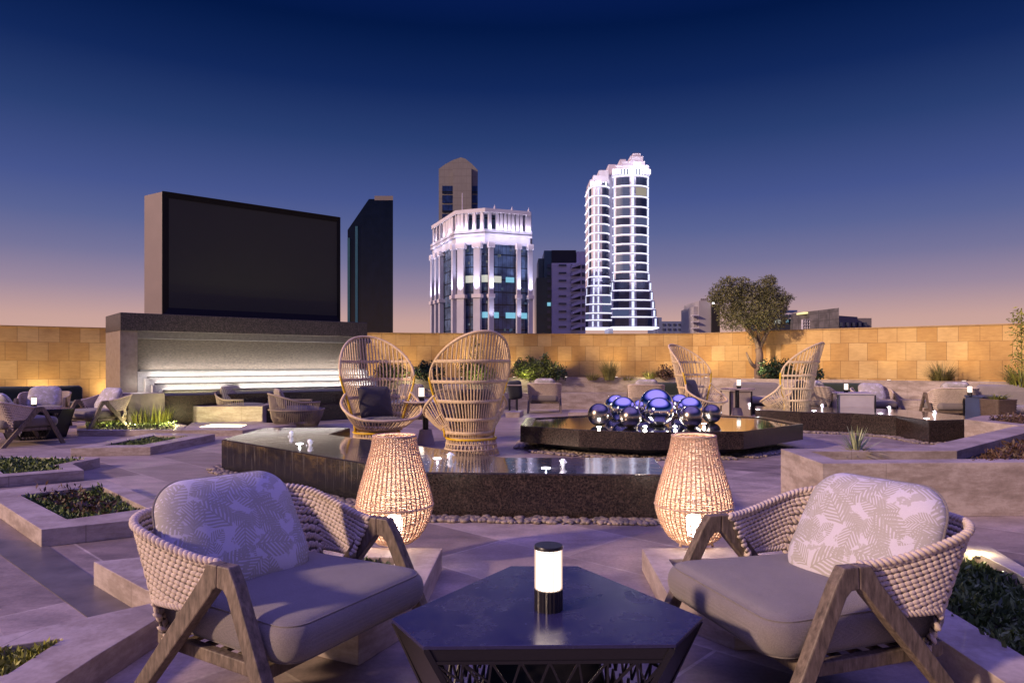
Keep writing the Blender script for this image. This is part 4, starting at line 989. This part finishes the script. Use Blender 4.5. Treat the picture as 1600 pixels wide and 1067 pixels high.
gtuft(1015, 18.9, pz_, 260, .34, .3, M['grass'], 'pale short grass clump left of the reddish shrub', .007)
gtuft(980, 18.9, pz_, 130, .2, .45, M['grass'], 'thin low grass between the two grass clumps', .007)
gtuft(1472, 15.05, .72, 420, .62, .55, M['grass'], 'arching grass behind the cream chair at the right', .008, .15, .8)
gtuft(1597, 13.6, .75, 160, .5, .6, M['lime'], 'yellow green leaning plant at the right edge below the wall', .014, .2, .6)
mb = MB()
for k in range(26):
    x0 = atD(1594+random.uniform(-10, 10), 13.9, 0)
    leaf_cloud(mb, (x0.x, x0.y, random.uniform(.8, 2.3)), (.14, .14, .2), 26, .08, .3, -.4)
mb.tube([atD(1597, 13.9, .5), atD(1596, 13.9, 2.35)], .012, 5); tag(mb.build('climbing_plant', M['lime'], fix=False), 'thin upright leafy plant against the wall at the right edge', 'plant')
mb = MB(); pp = atD(744, 18.9, 0)
mb.tube(smooth_path([(pp.x, pp.y, .76), (pp.x+.05, pp.y, 1.2), (pp.x-.03, pp.y, 1.95)], 10), .012, 5)
for k in range(22): leaf_cloud(mb, (pp.x+random.uniform(-.16, .16), pp.y, .85+k*.05), (.12, .1, .1), 14, .06, .5)
tag(mb.build('young_tree', M['shrub'], fix=False), 'thin young tree seen through the second peacock chair', 'tree')
mb = MB(); p = Vector(at(1345, 717, .34)); p = at(1348, 718, .35)
yu = thing('yucca_plant', (p.x, p.y+.12, .34), 0, 'spiky pale green yucca in the tall planter at the right', 'plant')
mb = MB(); rr = random.Random(4)
for k in range(95):
    a = rr.uniform(0, 2*PI); el = rr.uniform(.1, 1.4); Lb = rr.uniform(.22, .33); d = Vector((math.cos(a)*math.cos(el), math.sin(a)*math.cos(el), math.sin(el))); sd = d.cross(Vector((0, 0, 1))).normalized(); dn = Vector((0, 0, -1))
    vs = []
    for q in range(6): tt = q/5; pt = d*Lb*tt+dn*(.05*tt*tt*math.cos(el))+Vector((0, 0, .03)); ww_ = .0115*(1-tt)**.6*(.5+min(tt*4, .5)); vs += [pt-sd*ww_, pt+sd*ww_]
    mb.add(vs, [(2*q, 2*q+1, 2*q+3, 2*q+2) for q in range(5)])
mb.build('blades', M['yucca'], yu, fix=False); MB().lathe([(.035, 0), (.03, .05), (.012, .07)], 10).build('stem', M['bark'], yu, True)
for px, py in ((1400, 714), (1425, 716)):
    mb = MB(); q = at(px, py, .34); blades(mb, q, 30, .09, .10, .003, .5, .04); tag(mb.build('grass_tuft', M['grass'], fix=False), 'thin grey grass tuft right of the yucca in the tall planter' if px == 1400 else 'second thin grass tuft farther right of the yucca', 'grass tuft')
reg = [at(1512, 719, .43), at(1640, 719, .43), (9.0, 7.9), at(1592, 690, .43)]
cover([(p[0], p[1]) for p in reg], .34, .14, 2600, M['leafred'], .05, 'heather', 'reddish brown heather in the tall planter at the right edge')
for px, D_ in ((640, 18.0), (820, 18.35), (1010, 18.5), (1205, 16.9), (745, 18.1)):
    q = atD(px, D_, .83); light('POINT', 'shrub_light', (q.x, q.y, .83), 7, (1, .86, .45), .01, parent=pb)
# olive tree
def olive():
    p = atD(1186, 17.6, .76); t = thing('olive_tree', p, 0, 'gnarled olive tree with a broad grey green crown rising above the wall', 'tree')
    rr = random.Random(11); mb = MB()
    tr = smooth_path([(0, 0, 0), (-.02, 0, .3), (.02, 0, .62), (-.01, .02, .85)], 12); mb.tube(tr, .11, 10, r2=.085)
    limbs = [[(-.01, 0, .8), (.12, .05, 1.05), (.25, .0, 1.35), (.35, .1, 1.8)], [(0, 0, .8), (-.08, 0, 1.05), (-.18, .05, 1.25), (-.28, .05, 1.7)], [(-.03, 0, .35), (-.18, -.05, .42), (-.30, -.1, .60), (-.36, -.1, .75)],
             [(0, .02, .8), (.02, .1, 1.2), (.05, .15, 1.9)], [(-.15, .03, 1.2), (-.4, .1, 1.5), (-.7, .1, 1.8)], [(.22, 0, 1.3), (.36, 0, 1.6), (.45, .1, 1.85)]]
    for L in limbs: mb.tube(smooth_path(L, 10), .062, 8, r2=.018)
    for k in range(50):
        b = Vector(rr.choice([(.35, .1, 1.6), (-.28, .05, 1.6), (.05, .15, 1.7), (-.6, .1, 1.7), (.35, .1, 1.75), (0, 0, 1.3)])); e = b+Vector((rr.uniform(-.4, .3), rr.uniform(-.4, .4), rr.uniform(0, .7))); mb.tube([b, b.lerp(e, .5)+Vector((0, 0, .05)), e], .014, 4, r2=.004)
    mb.build('trunk', M['bark'], t, True)
    cr_ = MB(); random.seed(5)
    for (x, y, z, rx, rz2, n) in ((-.55, 0, 2.05, .42, .42, 2100), (0, .1, 2.1, .48, .45, 2500), (.55, 0, 2.05, .42, .45, 2200), (-.75, .1, 2.3, .28, .28, 800), (.35, -.1, 2.4, .3, .3, 900), (-.25, 0, 2.45, .32, .25, 900), (.78, .1, 2.0, .26, .3, 600), (-.45, -.2, 1.55, .45, .26, 1300), (.35, -.2, 1.55, .5, .26, 1300), (0, -.3, 1.8, .6, .35, 1200), (.95, 0, 2.15, .18, .12, 160), (-.98, 0, 2.15, .16, .14, 160), (.5, 0, 2.62, .16, .14, 220), (-.6, 0, 2.6, .2, .12, 260)):
        leaf_cloud(cr_, (x-.22, y, z), (rx*1.06, rx, rz2), int(n*1.7), .060, .32, -.3, clump=.16)
    for k in range(16): a = random.uniform(-.35, .1); leaf_cloud(cr_, (a, -.1, random.uniform(.9, 1.4)), (.08, .08, .1), 9, .06, .35)
    cr_.build('crown', M['olive'], t, fix=False)
    return t, p
ot, op_ = olive()
light('SPOT', 'tree_uplight', (op_.x-.3, op_.y-.7, .8), 90, (1, .80, .45), .05, (.1, .35, 1), None, 75, .8).parent = None
random.seed(21)

# ------------------------------------------------------------------ city towers
def bw(px, D): return (px-800)/F*D
def lit(name, c, s): return emit(name, c, s)
wallw = simple('white tower cladding', (.62, .58, .66), (.52, .48, .56), .4, .7, bump=0); pinkst = simple('pinkish stone cladding', (.46, .45, .56), (.39, .38, .48), .3, .7, bump=0)
glassd = m_glassgrid('dark tower glass', (.002, .003, .009), line=(.003, .004, .008)); glassb = m_glassgrid('blue tinted tower glass', (.07, .105, .19), 1.6, 3.7, (.012, .016, .026)); teal = simple('teal glass edge', (.03, .11, .16), (.025, .09, .13), .3, .3, bump=0)
pane = simple('tower window glass', (.03, .04, .075), (.05, .06, .11), .25, .12, bump=0); greyc = simple('grey roof plant', (.2, .17, .16), (.17, .14, .14), .3, .8, bump=0)
ledt = emit('tower light band', (.80, .80, 1), 1.9); litw = emit('lit office windows', (.95, .95, .85), .6); litc = emit('cyan lit office windows', (.30, .75, 1), .7); warmw = emit('warm lit window', (1, .88, .7), .3)
def P2(poly_px, D0): return [(bw(px, D), D) for px, D in poly_px]
# slanted dark tower
D = 250; t = thing('office_tower', (0, 0, 0), 0, 'dark slant topped glass tower right of the video screen', 'building')
z = lambda py, D=250: hz(py, D)
body = MB(); fx = [(bw(558, D), z(352)), (bw(585, D), z(313)), (bw(614, D), z(313)), (bw(614, D), -8), (bw(558, D), -8)]
n = len(fx); body.add([(x, D, zz) for x, zz in fx]+[(x*(D+26)/D, D+26, zz) for x, zz in fx], [tuple(range(n)), tuple(range(2*n-1, n-1, -1))]+[(i, n+i, n+(i+1) % n, (i+1) % n) for i in range(n)])
body.build('tower_body', glassd, t)
sd = MB(); fx = [(bw(545, D+10), z(361, 260)), (bw(578, D+10), z(313, 260)), (bw(600, D+10), z(313, 260)), (bw(600, D+10), -8), (bw(545, D+10), -8)]
sd.add([(x, D+8, zz) for x, zz in fx]+[(x, D+24, zz) for x, zz in fx], [tuple(range(n)), tuple(range(2*n-1, n-1, -1))]+[(i, n+i, n+(i+1) % n, (i+1) % n) for i in range(n)]); sd.build('side_wing', glassd, t)
MB().box(((bw(557.4, D)), D-.3, (z(354)-8)/2), (.9, .5, z(354)+8)).build('corner_strip', teal, t)
MB().box(((bw(545.3, D+8)), D+7.6, (z(366)-8)/2), (.9, .5, z(366)+8)).build('corner_strip', teal, t)
MB().prism([(bw(585, D), D+.1), (bw(614, D), D+.1), (bw(614, D+25), D+25), (bw(585, D+25), D+25)], z(313.2), z(306)).build('parapet', greyc, t)
MB().box((bw(577, D), D+17, z(312)), (3.6, 8, 3.8)).build('roof_plant', greyc, t)
# round topped tower behind
D = 320; t = thing('office_tower', (0, 0, 0), 0, 'beige tower with a rounded gable top rising behind the floodlit tower', 'building')
z = lambda py, D=320: hz(py, D)
bei = m_glassgrid('beige tower cladding', (.185, .17, .17), 2.2, 3.4, (.15, .135, .135), .7, .06)
fx = [(bw(685.5, D), z(264)), (bw(695, D), z(257)), (bw(708, D), z(250)), (bw(720, D), z(246)), (bw(727, D), z(248)), (bw(737, D), z(256)), (bw(746.5, D), z(266)), (bw(746.5, D), -8), (bw(685.5, D), -8)]
n = len(fx); MB().add([(x, D, zz) for x, zz in fx]+[(x*(D+20)/D, D+20, zz) for x, zz in fx], [tuple(range(n)), tuple(range(2*n-1, n-1, -1))]+[(i, n+i, n+(i+1) % n, (i+1) % n) for i in range(n)]).build('tower_body', bei, t)
MB().box(((bw(708, D)+bw(737, D))/2, D-.9, z(264)/2-4), (bw(737, D)-bw(708, D), 1.7, z(264)+8)).build('centre_panel', bei, t)
for r_ in range(7):
    za = z(290.5+14.6*r_); 
    for a, b in ((691, 707.4), (737.6, 746.3)): MB().box(((bw(a, D)+bw(b, D))/2, D-.25, za-1.9), (bw(b, D)-bw(a, D), .4, 3.6)).build('window', m_glassgrid('deep blue window', (.012, .025, .10), 1.3, 9) if r_ == 0 and a == 691 else bpy.data.materials['deep blue window'], t)
# classical floodlit tower
t = thing('office_tower', (0, 0, 0), 0, 'floodlit pinkish tower with tall columns and a colonnade crown in the middle of the skyline', 'building')
c0, c1, c2, c3 = (bw(675, 226), 226), (bw(712, 203.5), 203.5), (bw(758, 200), 200), (bw(829, 205), 205)
pl4 = [c0, c1, c2, c3, (c3[0]+.9, 236), (c0[0]+4, 240)]
Z = lambda py: hz(py, 200)
MB().prism(offset(pl4, 1.0), -8, Z(360)).build('glass_body', glassb, t)
MB().prism(offset(pl4, .1), Z(380), Z(366)).build('entablature', pinkst, t)
MB().prism(offset(pl4, -.5), Z(368), Z(364)).build('cornice', pinkst, t)
MB().prism(offset(pl4, -.5), Z(362.5), Z(358)).build('cornice', pinkst, t)
MB().prism(offset(pl4, 3.2), Z(358), Z(330)).build('crown_glass', glassb, t)
MB().prism(offset(pl4, -.2), Z(331), Z(325)).build('crown_beam', wallw, t)
def edge_pts(px):    # point on the facade outline at photo column px
    m = (px-800)/F; P = [c0, c1, c2, c3]
    for a, b in zip(P, P[1:]):
        ax, bx = a[0]/a[1], b[0]/b[1]
        if ax <= m <= bx+1e-4:
            A, B_ = Vector(a), Vector(b); lo, hi = 0., 1.
            for _ in range(30):
                q = A.lerp(B_, (lo+hi)/2)
                if q.x/q.y < m: lo = (lo+hi)/2
                else: hi = (lo+hi)/2
            dr = (B_-A).normalized(); return A.lerp(B_, lo), math.atan2(dr.y, dr.x), Vector((dr.y, -dr.x))
    q = Vector(c3); return q, 0.07, Vector((0, -1))
for px, wd in ((676, 1.6), (682.5, 1.5), (689, 1.5), (709, 1.6), (720.5, 2.3), (746, 2.2), (767, 1.5), (810, 1.3), (828, 1.4)):
    q, rz_, nn = edge_pts(px)
    col = MB(); col.box((q.x, q.y, (Z(463)-8)/2), (wd, 1.3, Z(463)+8), rz_); col.box((q.x, q.y, (Z(380)+Z(463))/2), (wd*.9, 1.2, Z(380)-Z(463)), rz_)
    cb = col.build('column', pinkst, t)
    MB().box((q.x, q.y, Z(462)), (wd*1.35, 2.0, 1.1), rz_).build('capital', wallw, cb)
    MB().box((q.x, q.y, Z(382)), (wd*1.3, 1.9, 1.6), rz_).build('capital', wallw, cb)
    lp_ = q+nn*2.0; light('SPOT', 'column_uplight', (lp_.x, lp_.y, Z(460)), 9000, (.82, .80, 1), .3, (-nn.x*.09, -nn.y*.09, 1), t, 70, 1)
    if px in (767, 810): light('SPOT', 'column_uplight', (lp_.x, lp_.y, Z(505)), 3500, (.85, .82, 1), .3, (-nn.x*.09, -nn.y*.09, 1), t, 60, 1)
pxs = [676, 681, 686, 693, 697, 701, 705, 711, 716, 721, 728, 740, 752, 766, 778, 784, 790, 796, 802, 809, 815, 824, 828]
for px in pxs:
    q, rz_, nn = edge_pts(px); q = q-nn*.6
    wd = .9 if px not in (693, 697, 701, 705) else 2.3
    MB().box((q.x, q.y, (Z(358)+Z(331))/2), (wd, .9, Z(331)-Z(358)), rz_).build('crown_pier', wallw, t)
for px in (680, 692, 702, 715, 727, 740, 753, 766, 778, 790, 802, 815, 826):
    q, rz_, nn = edge_pts(px); a = q-nn*.2+nn*.9; light('POINT', 'crown_light', (a.x, a.y, Z(355)), 190, (.9, .86, 1), .3, parent=t)
    a = q+nn*1.6; light('POINT', 'cornice_light', (a.x, a.y, Z(371)), 170, (.92, .84, 1), .3, parent=t)
for px in (773, 800, 826):
    q, rz_, nn = edge_pts(min(px, 827)); MB().lathe([(.35, 0), (.3, .4), (.1, .8), (.04, 1.2)], 8, (q.x, q.y, Z(325))).build('finial', wallw, t)
q, _, _ = edge_pts(720); MB().tube([(q.x, q.y+6, Z(325)), (q.x, q.y+6, Z(290))], .12, 5).build('antenna', wallw, t)
def wins(a, b, y0, y1, mat, k):
    for i in range(k):
        m0 = a+(b-a)*i/k; m1 = a+(b-a)*(i+.9)/k; q0, r0, nn = edge_pts(m0); q1, _, _ = edge_pts(m1); c_ = (q0+q1)/2-nn*.9
        MB().box((c_.x, c_.y, (Z(y0)+Z(y1))/2), ((q1-q0).length, .5, Z(y0)-Z(y1)), r0).build('window', mat, t)
wins(726, 741, 429, 440, litw, 4); wins(751, 764, 429, 440, litw, 3); wins(770, 785, 430, 440, litw, 4); wins(792, 805, 431, 439, litc, 3)
wins(752, 765, 487, 496, litc, 4); wins(770, 781, 487, 496, litc, 3); wins(792, 807, 487, 496, litc, 4); wins(813, 826, 487, 496, litc, 3); wins(703, 706, 414, 430, litc, 1); wins(727, 740, 466, 470, pane, 4)
dimo = [emit('dim office window', (.45, .6, .8), .10), emit('faint office window', (.75, .7, .55), .16), emit('blue office window', (.3, .45, .8), .14)]
rq = random.Random(3)
for (a, b) in ((727, 741), (751, 764), (771, 806), (814, 826), (713, 718), (692, 706)):
    for k in range(7 if b-a > 20 else 4):
        x0 = rq.uniform(a, b-4); y0 = rq.choice([386, 396, 406, 415, 448, 457, 470, 478, 505, 513])+rq.uniform(-1, 1)
        wins(x0, x0+rq.uniform(2, 4), y0, y0+rq.uniform(2.5, 4.5), rq.choice(dimo), 1)
# teal and grey apartment block
D = 220; t = thing('apartment_block', (0, 0, 0), 0, 'grey apartment block with stacked zigzag balconies left of the bright white tower', 'building')
z = lambda py, D=220: hz(py, D)
gw = simple('grey apartment wall', (.68, .62, .68), (.6, .55, .6), .2, .8, bump=0)
def bx(a, b, y0, D0, D1, name, mat, par, y1=None):
    za, zb2 = hz(y0, D0), (-8 if y1 is None else hz(y1, D0)); return MB().box(((bw(a, D0)+bw(b, D0))/2, (D0+D1)/2, (za+zb2)/2), (bw(b, D0)-bw(a, D0), D1-D0, za-zb2)).build(name, mat, par)
bx(862, 915, 411, 220, 240, 'tower_body', gw, t)
bx(838, 861.8, 434, 221, 239, 'glass_wing', simple('teal curtain wall', (.015, .055, .065), (.01, .035, .045), .3, .2, bump=0), t)
bx(841, 850, 404, 224, 238, 'glass_wing', teal, t); bx(850.2, 861.8, 391.5, 221.5, 239, 'glass_wing', teal, t)
bx(862, 900, 391, 221, 238, 'roof_house', simple('black roof cladding', (.012, .012, .018), bump=0), t, 411.2); bx(901, 915, 393, 220.3, 238, 'roof_house', wallw, t, 411.2)
for r_ in range(9):
    y0 = 413+12*r_
    MB().box(((bw(873, D)+bw(885, D))/2, 219.9, z(y0+1.5)), (bw(885, D)-bw(873, D), .3, .55)).build('window', pane, t)
    MB().box((bw(858, D), 220.7, z(y0+2)), (1.1, .4, 1.1)).build('window', litc if r_ == 5 else pane, t)
    m_ = MB(); a, b = bw(892, D), bw(907, D); zz = z(y0+7); m_.add([(a, 218.2, zz), (b, 218.2, zz+1.1), (b, 220, zz+1.1), (a, 220, zz), (a, 218.2, zz+.9), (b, 218.2, zz+2.0), (b, 220, zz+2.0), (a, 220, zz+.9)], [(0, 1, 2, 3), (4, 5, 6, 7), (0, 1, 5, 4), (1, 2, 6, 5), (2, 3, 7, 6), (3, 0, 4, 7)]); m_.build('balcony', wallw, t)
    MB().box((bw(899.5, D), 219.95, zz+2.6 if False else z(y0+3.5)), (bw(907, D)-bw(892, D), .2, 1.3)).build('window', simple('balcony recess', (.03, .025, .03), bump=0) if r_ == 0 else bpy.data.materials['balcony recess'], t)
    MB().box((bw(911.5, D), 219.9, z(y0+4)), (.9, .25, 1.2)).build('window', pane, t)
# white illuminated tower
D = 250; t = thing('hotel_tower', (0, 0, 0), 0, 'brilliantly lit white stepped tower with bright floor bands, tallest of the skyline', 'building')
z = lambda py, D=250: hz(py, D)
def facade(cx_px, half_px, depth, Dn, npts=9, flat=.35):
    cx, hw = bw(cx_px, Dn), half_px/F*Dn; pts = []
    for i in range(npts):
        a = PI*(i/(npts-1)); pts.append((cx-hw*math.copysign(abs(math.cos(a))**.75, math.cos(a)), Dn+depth-depth*math.sin(a)**.55))
    pts += [(cx+hw, Dn+depth+10), (cx-hw, Dn+depth+10)]; return pts
floors = [272.5]
bands = [274, 290, 307, 323, 338, 352, 366.5, 381, 395.5, 410, 424.5, 438.5, 453.5, 468.5, 482, 495, 511]
dimw = emit('dim curtained window', (.28, .36, .75), .22); pierglow = emit('glowing pier face', (.72, .76, 1), 1.35)
def tower_part(cx, half, top, bands, widen, depth, nwin, name):
    prev = top
    for i, yb in enumerate(bands):
        k = max(0, yb-430); hl = half+widen*k/85.; c = cx
        pts = facade(c, hl, depth, D)
        o_ = MB().prism(pts, hz(yb, D), hz(prev, D)+.001).build('floor', wallw, t)
        MB().prism(offset(pts, -.35), hz(yb, D)-.11, hz(yb, D)+.11).build('light_band', ledt, o_)
        # windows follow the curved front
        fr_ = pts[:9]; zz0, zz1 = hz(yb, D)+.38, hz(prev, D)-.55
        L = [0]
        for a, b in zip(fr_, fr_[1:]): L.append(L[-1]+(Vector(b)-Vector(a)).length)
        def PT(s):
            s *= L[-1]
            for j in range(8):
                if L[j+1] >= s: a, b = Vector(fr_[j]), Vector(fr_[j+1]); return a.lerp(b, (s-L[j])/(L[j+1]-L[j]))
            return Vector(fr_[-1])
        for (s0, s1) in nwin:
            ps = [PT(s0+(s1-s0)*q/6) for q in range(7)]; wm = MB(); nn_ = []
            for q in range(7):
                a, b = ps[max(0, q-1)], ps[min(6, q+1)]; d_ = (b-a).normalized(); nn_.append(Vector((d_.y, -d_.x))*.16)
            for zc in (zz0, zz1): wm.v += [(p.x+v_.x, p.y+v_.y, zc) for p, v_ in zip(ps, nn_)]
            for zc in (zz0, zz1): wm.v += [(p.x-v_.x, p.y-v_.y, zc) for p, v_ in zip(ps, nn_)]
            for q in range(6): wm.f += [(q, q+1, 7+q+1, 7+q), (14+q, 14+q+1, 21+q+1, 21+q), (7+q, 8+q, 22+q, 21+q), (q, q+1, 15+q, 14+q)]
            wm.f += [(0, 7, 21, 14), (6, 13, 27, 20)]
            r9 = random.random(); wm.build('window', warmw if r9 < .03 else (dimw if r9 < .3 else pane), o_)
        for sp_, wp in (((.03, .4), (.20, .5), (.25, .5), (.515, .9), (.78, .9), (.97, .4)) if name == 'main' else ((.05, .4), (.36, .5), (.46, .5), (.93, .5))):
            p_ = PT(sp_); MB().box((p_.x, p_.y-.22, (zz0+zz1)/2), (wp, .12, zz1-zz0)).build('pier_glow', pierglow, o_)  # pier faces glow by themselves in place of light falling on them
        prev = yb
tower_part(987, 30.5, 262, bands, 18, 9, ((.07, .16), (.29, .47), (.56, .73), (.83, .94)), 'main')
# closing wing on the left, further back
Dw = 250
tower_part(938, 15.5, 283, [291, 306, 321, 336, 350, 364, 377.5, 391, 405, 418, 432, 446, 461, 475, 489, 500, 512], 9, 6, ((.12, .27), (.54, .86)), 'wing')
bx(951, 958, 276, 253, 264, 'link_wall', wallw, t); bx(951, 962, 257, 255, 264, 'roof_house', wallw, t, 276)
for a, b, y0, y1, dp in ((957, 1017, 264, 272.8, 0), (962, 1014, 258, 264.3, 1), (972, 1008, 252, 258.3, 2), (985, 1005, 244, 252.3, 3), (989, 1001, 239.5, 244.3, 3.5), (969, 978, 249, 258.5, 5)):
    o_ = bx(a, b, y0, 250.5+dp, 262, 'crown_tier', wallw, t, y1)
for a, b, y0, y1 in ((922, 951, 281, 291), (927, 951, 274, 281.3), (936, 944, 266, 274.3), (944, 951, 266, 274.3)): bx(a, b, y0, 251, 262, 'crown_tier', wallw, t, y1)
for i in range(13):
    px = 959+i*4.7; MB().box((bw(px, D), 249.9, hz(269, D)), (.5, .5, 1.5)).build('crown_light', emit('crown lamp', (.9, .88, 1), 3) if i == 0 else bpy.data.materials['crown lamp'], t)
for i in range(6): MB().box((bw(924+i*4.6, D), 250.4, hz(287, D)), (.5, .5, 1.2)).build('crown_light', bpy.data.materials['crown lamp'], t)
for px in (965, 987, 1009): light('POINT', 'crown_flood', (bw(px, D), 247.5, hz(268, D)), 700, (.88, .86, 1), .3, parent=t)
light('POINT', 'crown_flood', (bw(997, D), 249.5, hz(256, D)), 500, (.88, .86, 1), .3, parent=t); light('POINT', 'crown_flood', (bw(935, D), 248, hz(284, D)), 600, (.88, .86, 1), .3, parent=t)
# spots added below the tower to brighten its piers
for px, ya, yb in ((970, 274, 511), (999.5, 274, 511), (946, 291, 511), (930, 291, 440), (1012, 430, 511)):
    light('SPOT', 'pier_glow', (bw(px, D), 246, hz(505, D)), 40000, (.85, .85, 1), .02, (0, .05, 1), t, 40, 1)
# low blue block
t = thing('low_building', (0, 0, 0), 0, 'low pale blue block with small square windows right of the bright white tower', 'building'); D = 300
bx(1028, 1075, 502, 300, 320, 'wall', simple('pale blue wall', (.14, .17, .30), (.12, .14, .25), .2, .8, bump=0), t)
bx(1024, 1034, 496, 301, 318, 'stair_tower', bpy.data.materials['pale blue wall'], t)
for r_ in range(3):
    for k in range(5): MB().box((bw(1037+k*8.2, 299.8), 299.8, hz(507+r_*7.5, 300)), (.95, .4, .85)).build('window', pane, t)
# right low buildings
t = thing('low_building', (0, 0, 0), 0, 'pale grey block with side balconies left of the olive tree crown', 'building')
gr8 = simple('pale grey render', (.36, .33, .36), (.3, .28, .3), .2, .8, bump=0)
bx(1092, 1118, 470, 230, 250, 'wall', gr8, t); bx(1084, 1091.9, 479, 231, 248, 'wing', gr8, t); bx(1112.2, 1125, 476, 229, 229.9, 'dark_panel', glassd, t)
for r_ in range(4): bx(1082, 1092, 492+r_*10, 228.5, 230.9, 'balcony', wallw, t, 493.3+r_*10)
for k in range(4): MB().box((bw(1096+k*3, 235), 235, hz(468.5, 235)), (.45, .5, .9)).build('roof_plant', greyc, t)
MB().ball((bw(1114.5, 228), 228, hz(474, 228)), .35, 10, 8).build('floodlight', emit('flood lamp', (1, .98, 1), 8), t)
t = thing('low_building', (0, 0, 0), 0, 'white fronted low building with a row of round openings right of the olive tree', 'building')
bx(1196, 1238, 488, 210, 228, 'wall', simple('navy wall', (.03, .035, .07), bump=0), t); bx(1190, 1240, 489, 208.5, 209.9, 'fascia', wallw, t, 498)
bx(1224, 1246, 484.5, 209, 226, 'roof', simple('blue roof', (.06, .09, .25), bump=0), t, 487.5)
for k in range(7):
    mm = MB(); mm.lathe([(.5, 0), (.5, .3)], 14); mm.v = [(x+bw(1204+k*5, 208.4), 208.4-zz, y+hz(494-k*.1, 208.4)) for x, y, zz in mm.v]; mm.build('round_opening', pane, t)
bx(1212, 1220, 500, 209.2, 209.8, 'window', litw, t, 505.5); bx(1229, 1232, 500, 209.2, 209.8, 'window', litc, t, 503.5)
t = thing('low_building', (0, 0, 0), 0, 'long dark grey building at the right end of the skyline', 'building')
dg = m_glassgrid('dark grey panels', (.10, .09, .10), 3.5, 2.2, (.06, .055, .06), .6); lg = simple('mid grey wall', (.17, .15, .155), (.14, .125, .13), .2, .8, bump=0)
MB().prism([(bw(1239, 205), 205), (bw(1311, 185), 185), (bw(1311, 185)+12, 215), (bw(1239, 205)+5, 225)], -8, hz(489.5, 205)).build('wall', dg, t)
MB().prism([(bw(1311.3, 185), 185), (bw(1340, 190), 190), (bw(1340, 190)+3, 215), (bw(1311.3, 185)+11, 215)], -8, hz(494, 187)).build('wall', lg, t)
bx(1338, 1362, 497, 193, 215, 'wall', lg, t)
for k in range(5): bx(1254.5+k*3.6, 1255.0+k*3.6, 499 if k < 4 else 503, 197, 198, 'window_frame', wallw, t, 515)
for k in range(4): bx(1254.5, 1266 if k == 0 else 1269, 499+k*4.5, 196.9, 198, 'window_frame', wallw, t, 499.5+k*4.5)
for k in range(5): bx(1314+k*9.5, 1317+k*9.5, 503.5, 184.6+k*1.4, 186.5+k*1.4, 'window', pane, t, 509.5)
bx(1256, 1266, 487.5, 198, 203, 'roof_light', emit('yellow roof light', (1, .8, .35), 1.5), t, 490)
bx(1271, 1278, 488.5, 198, 203, 'roof_light', bpy.data.materials['yellow roof light'], t, 490.5)
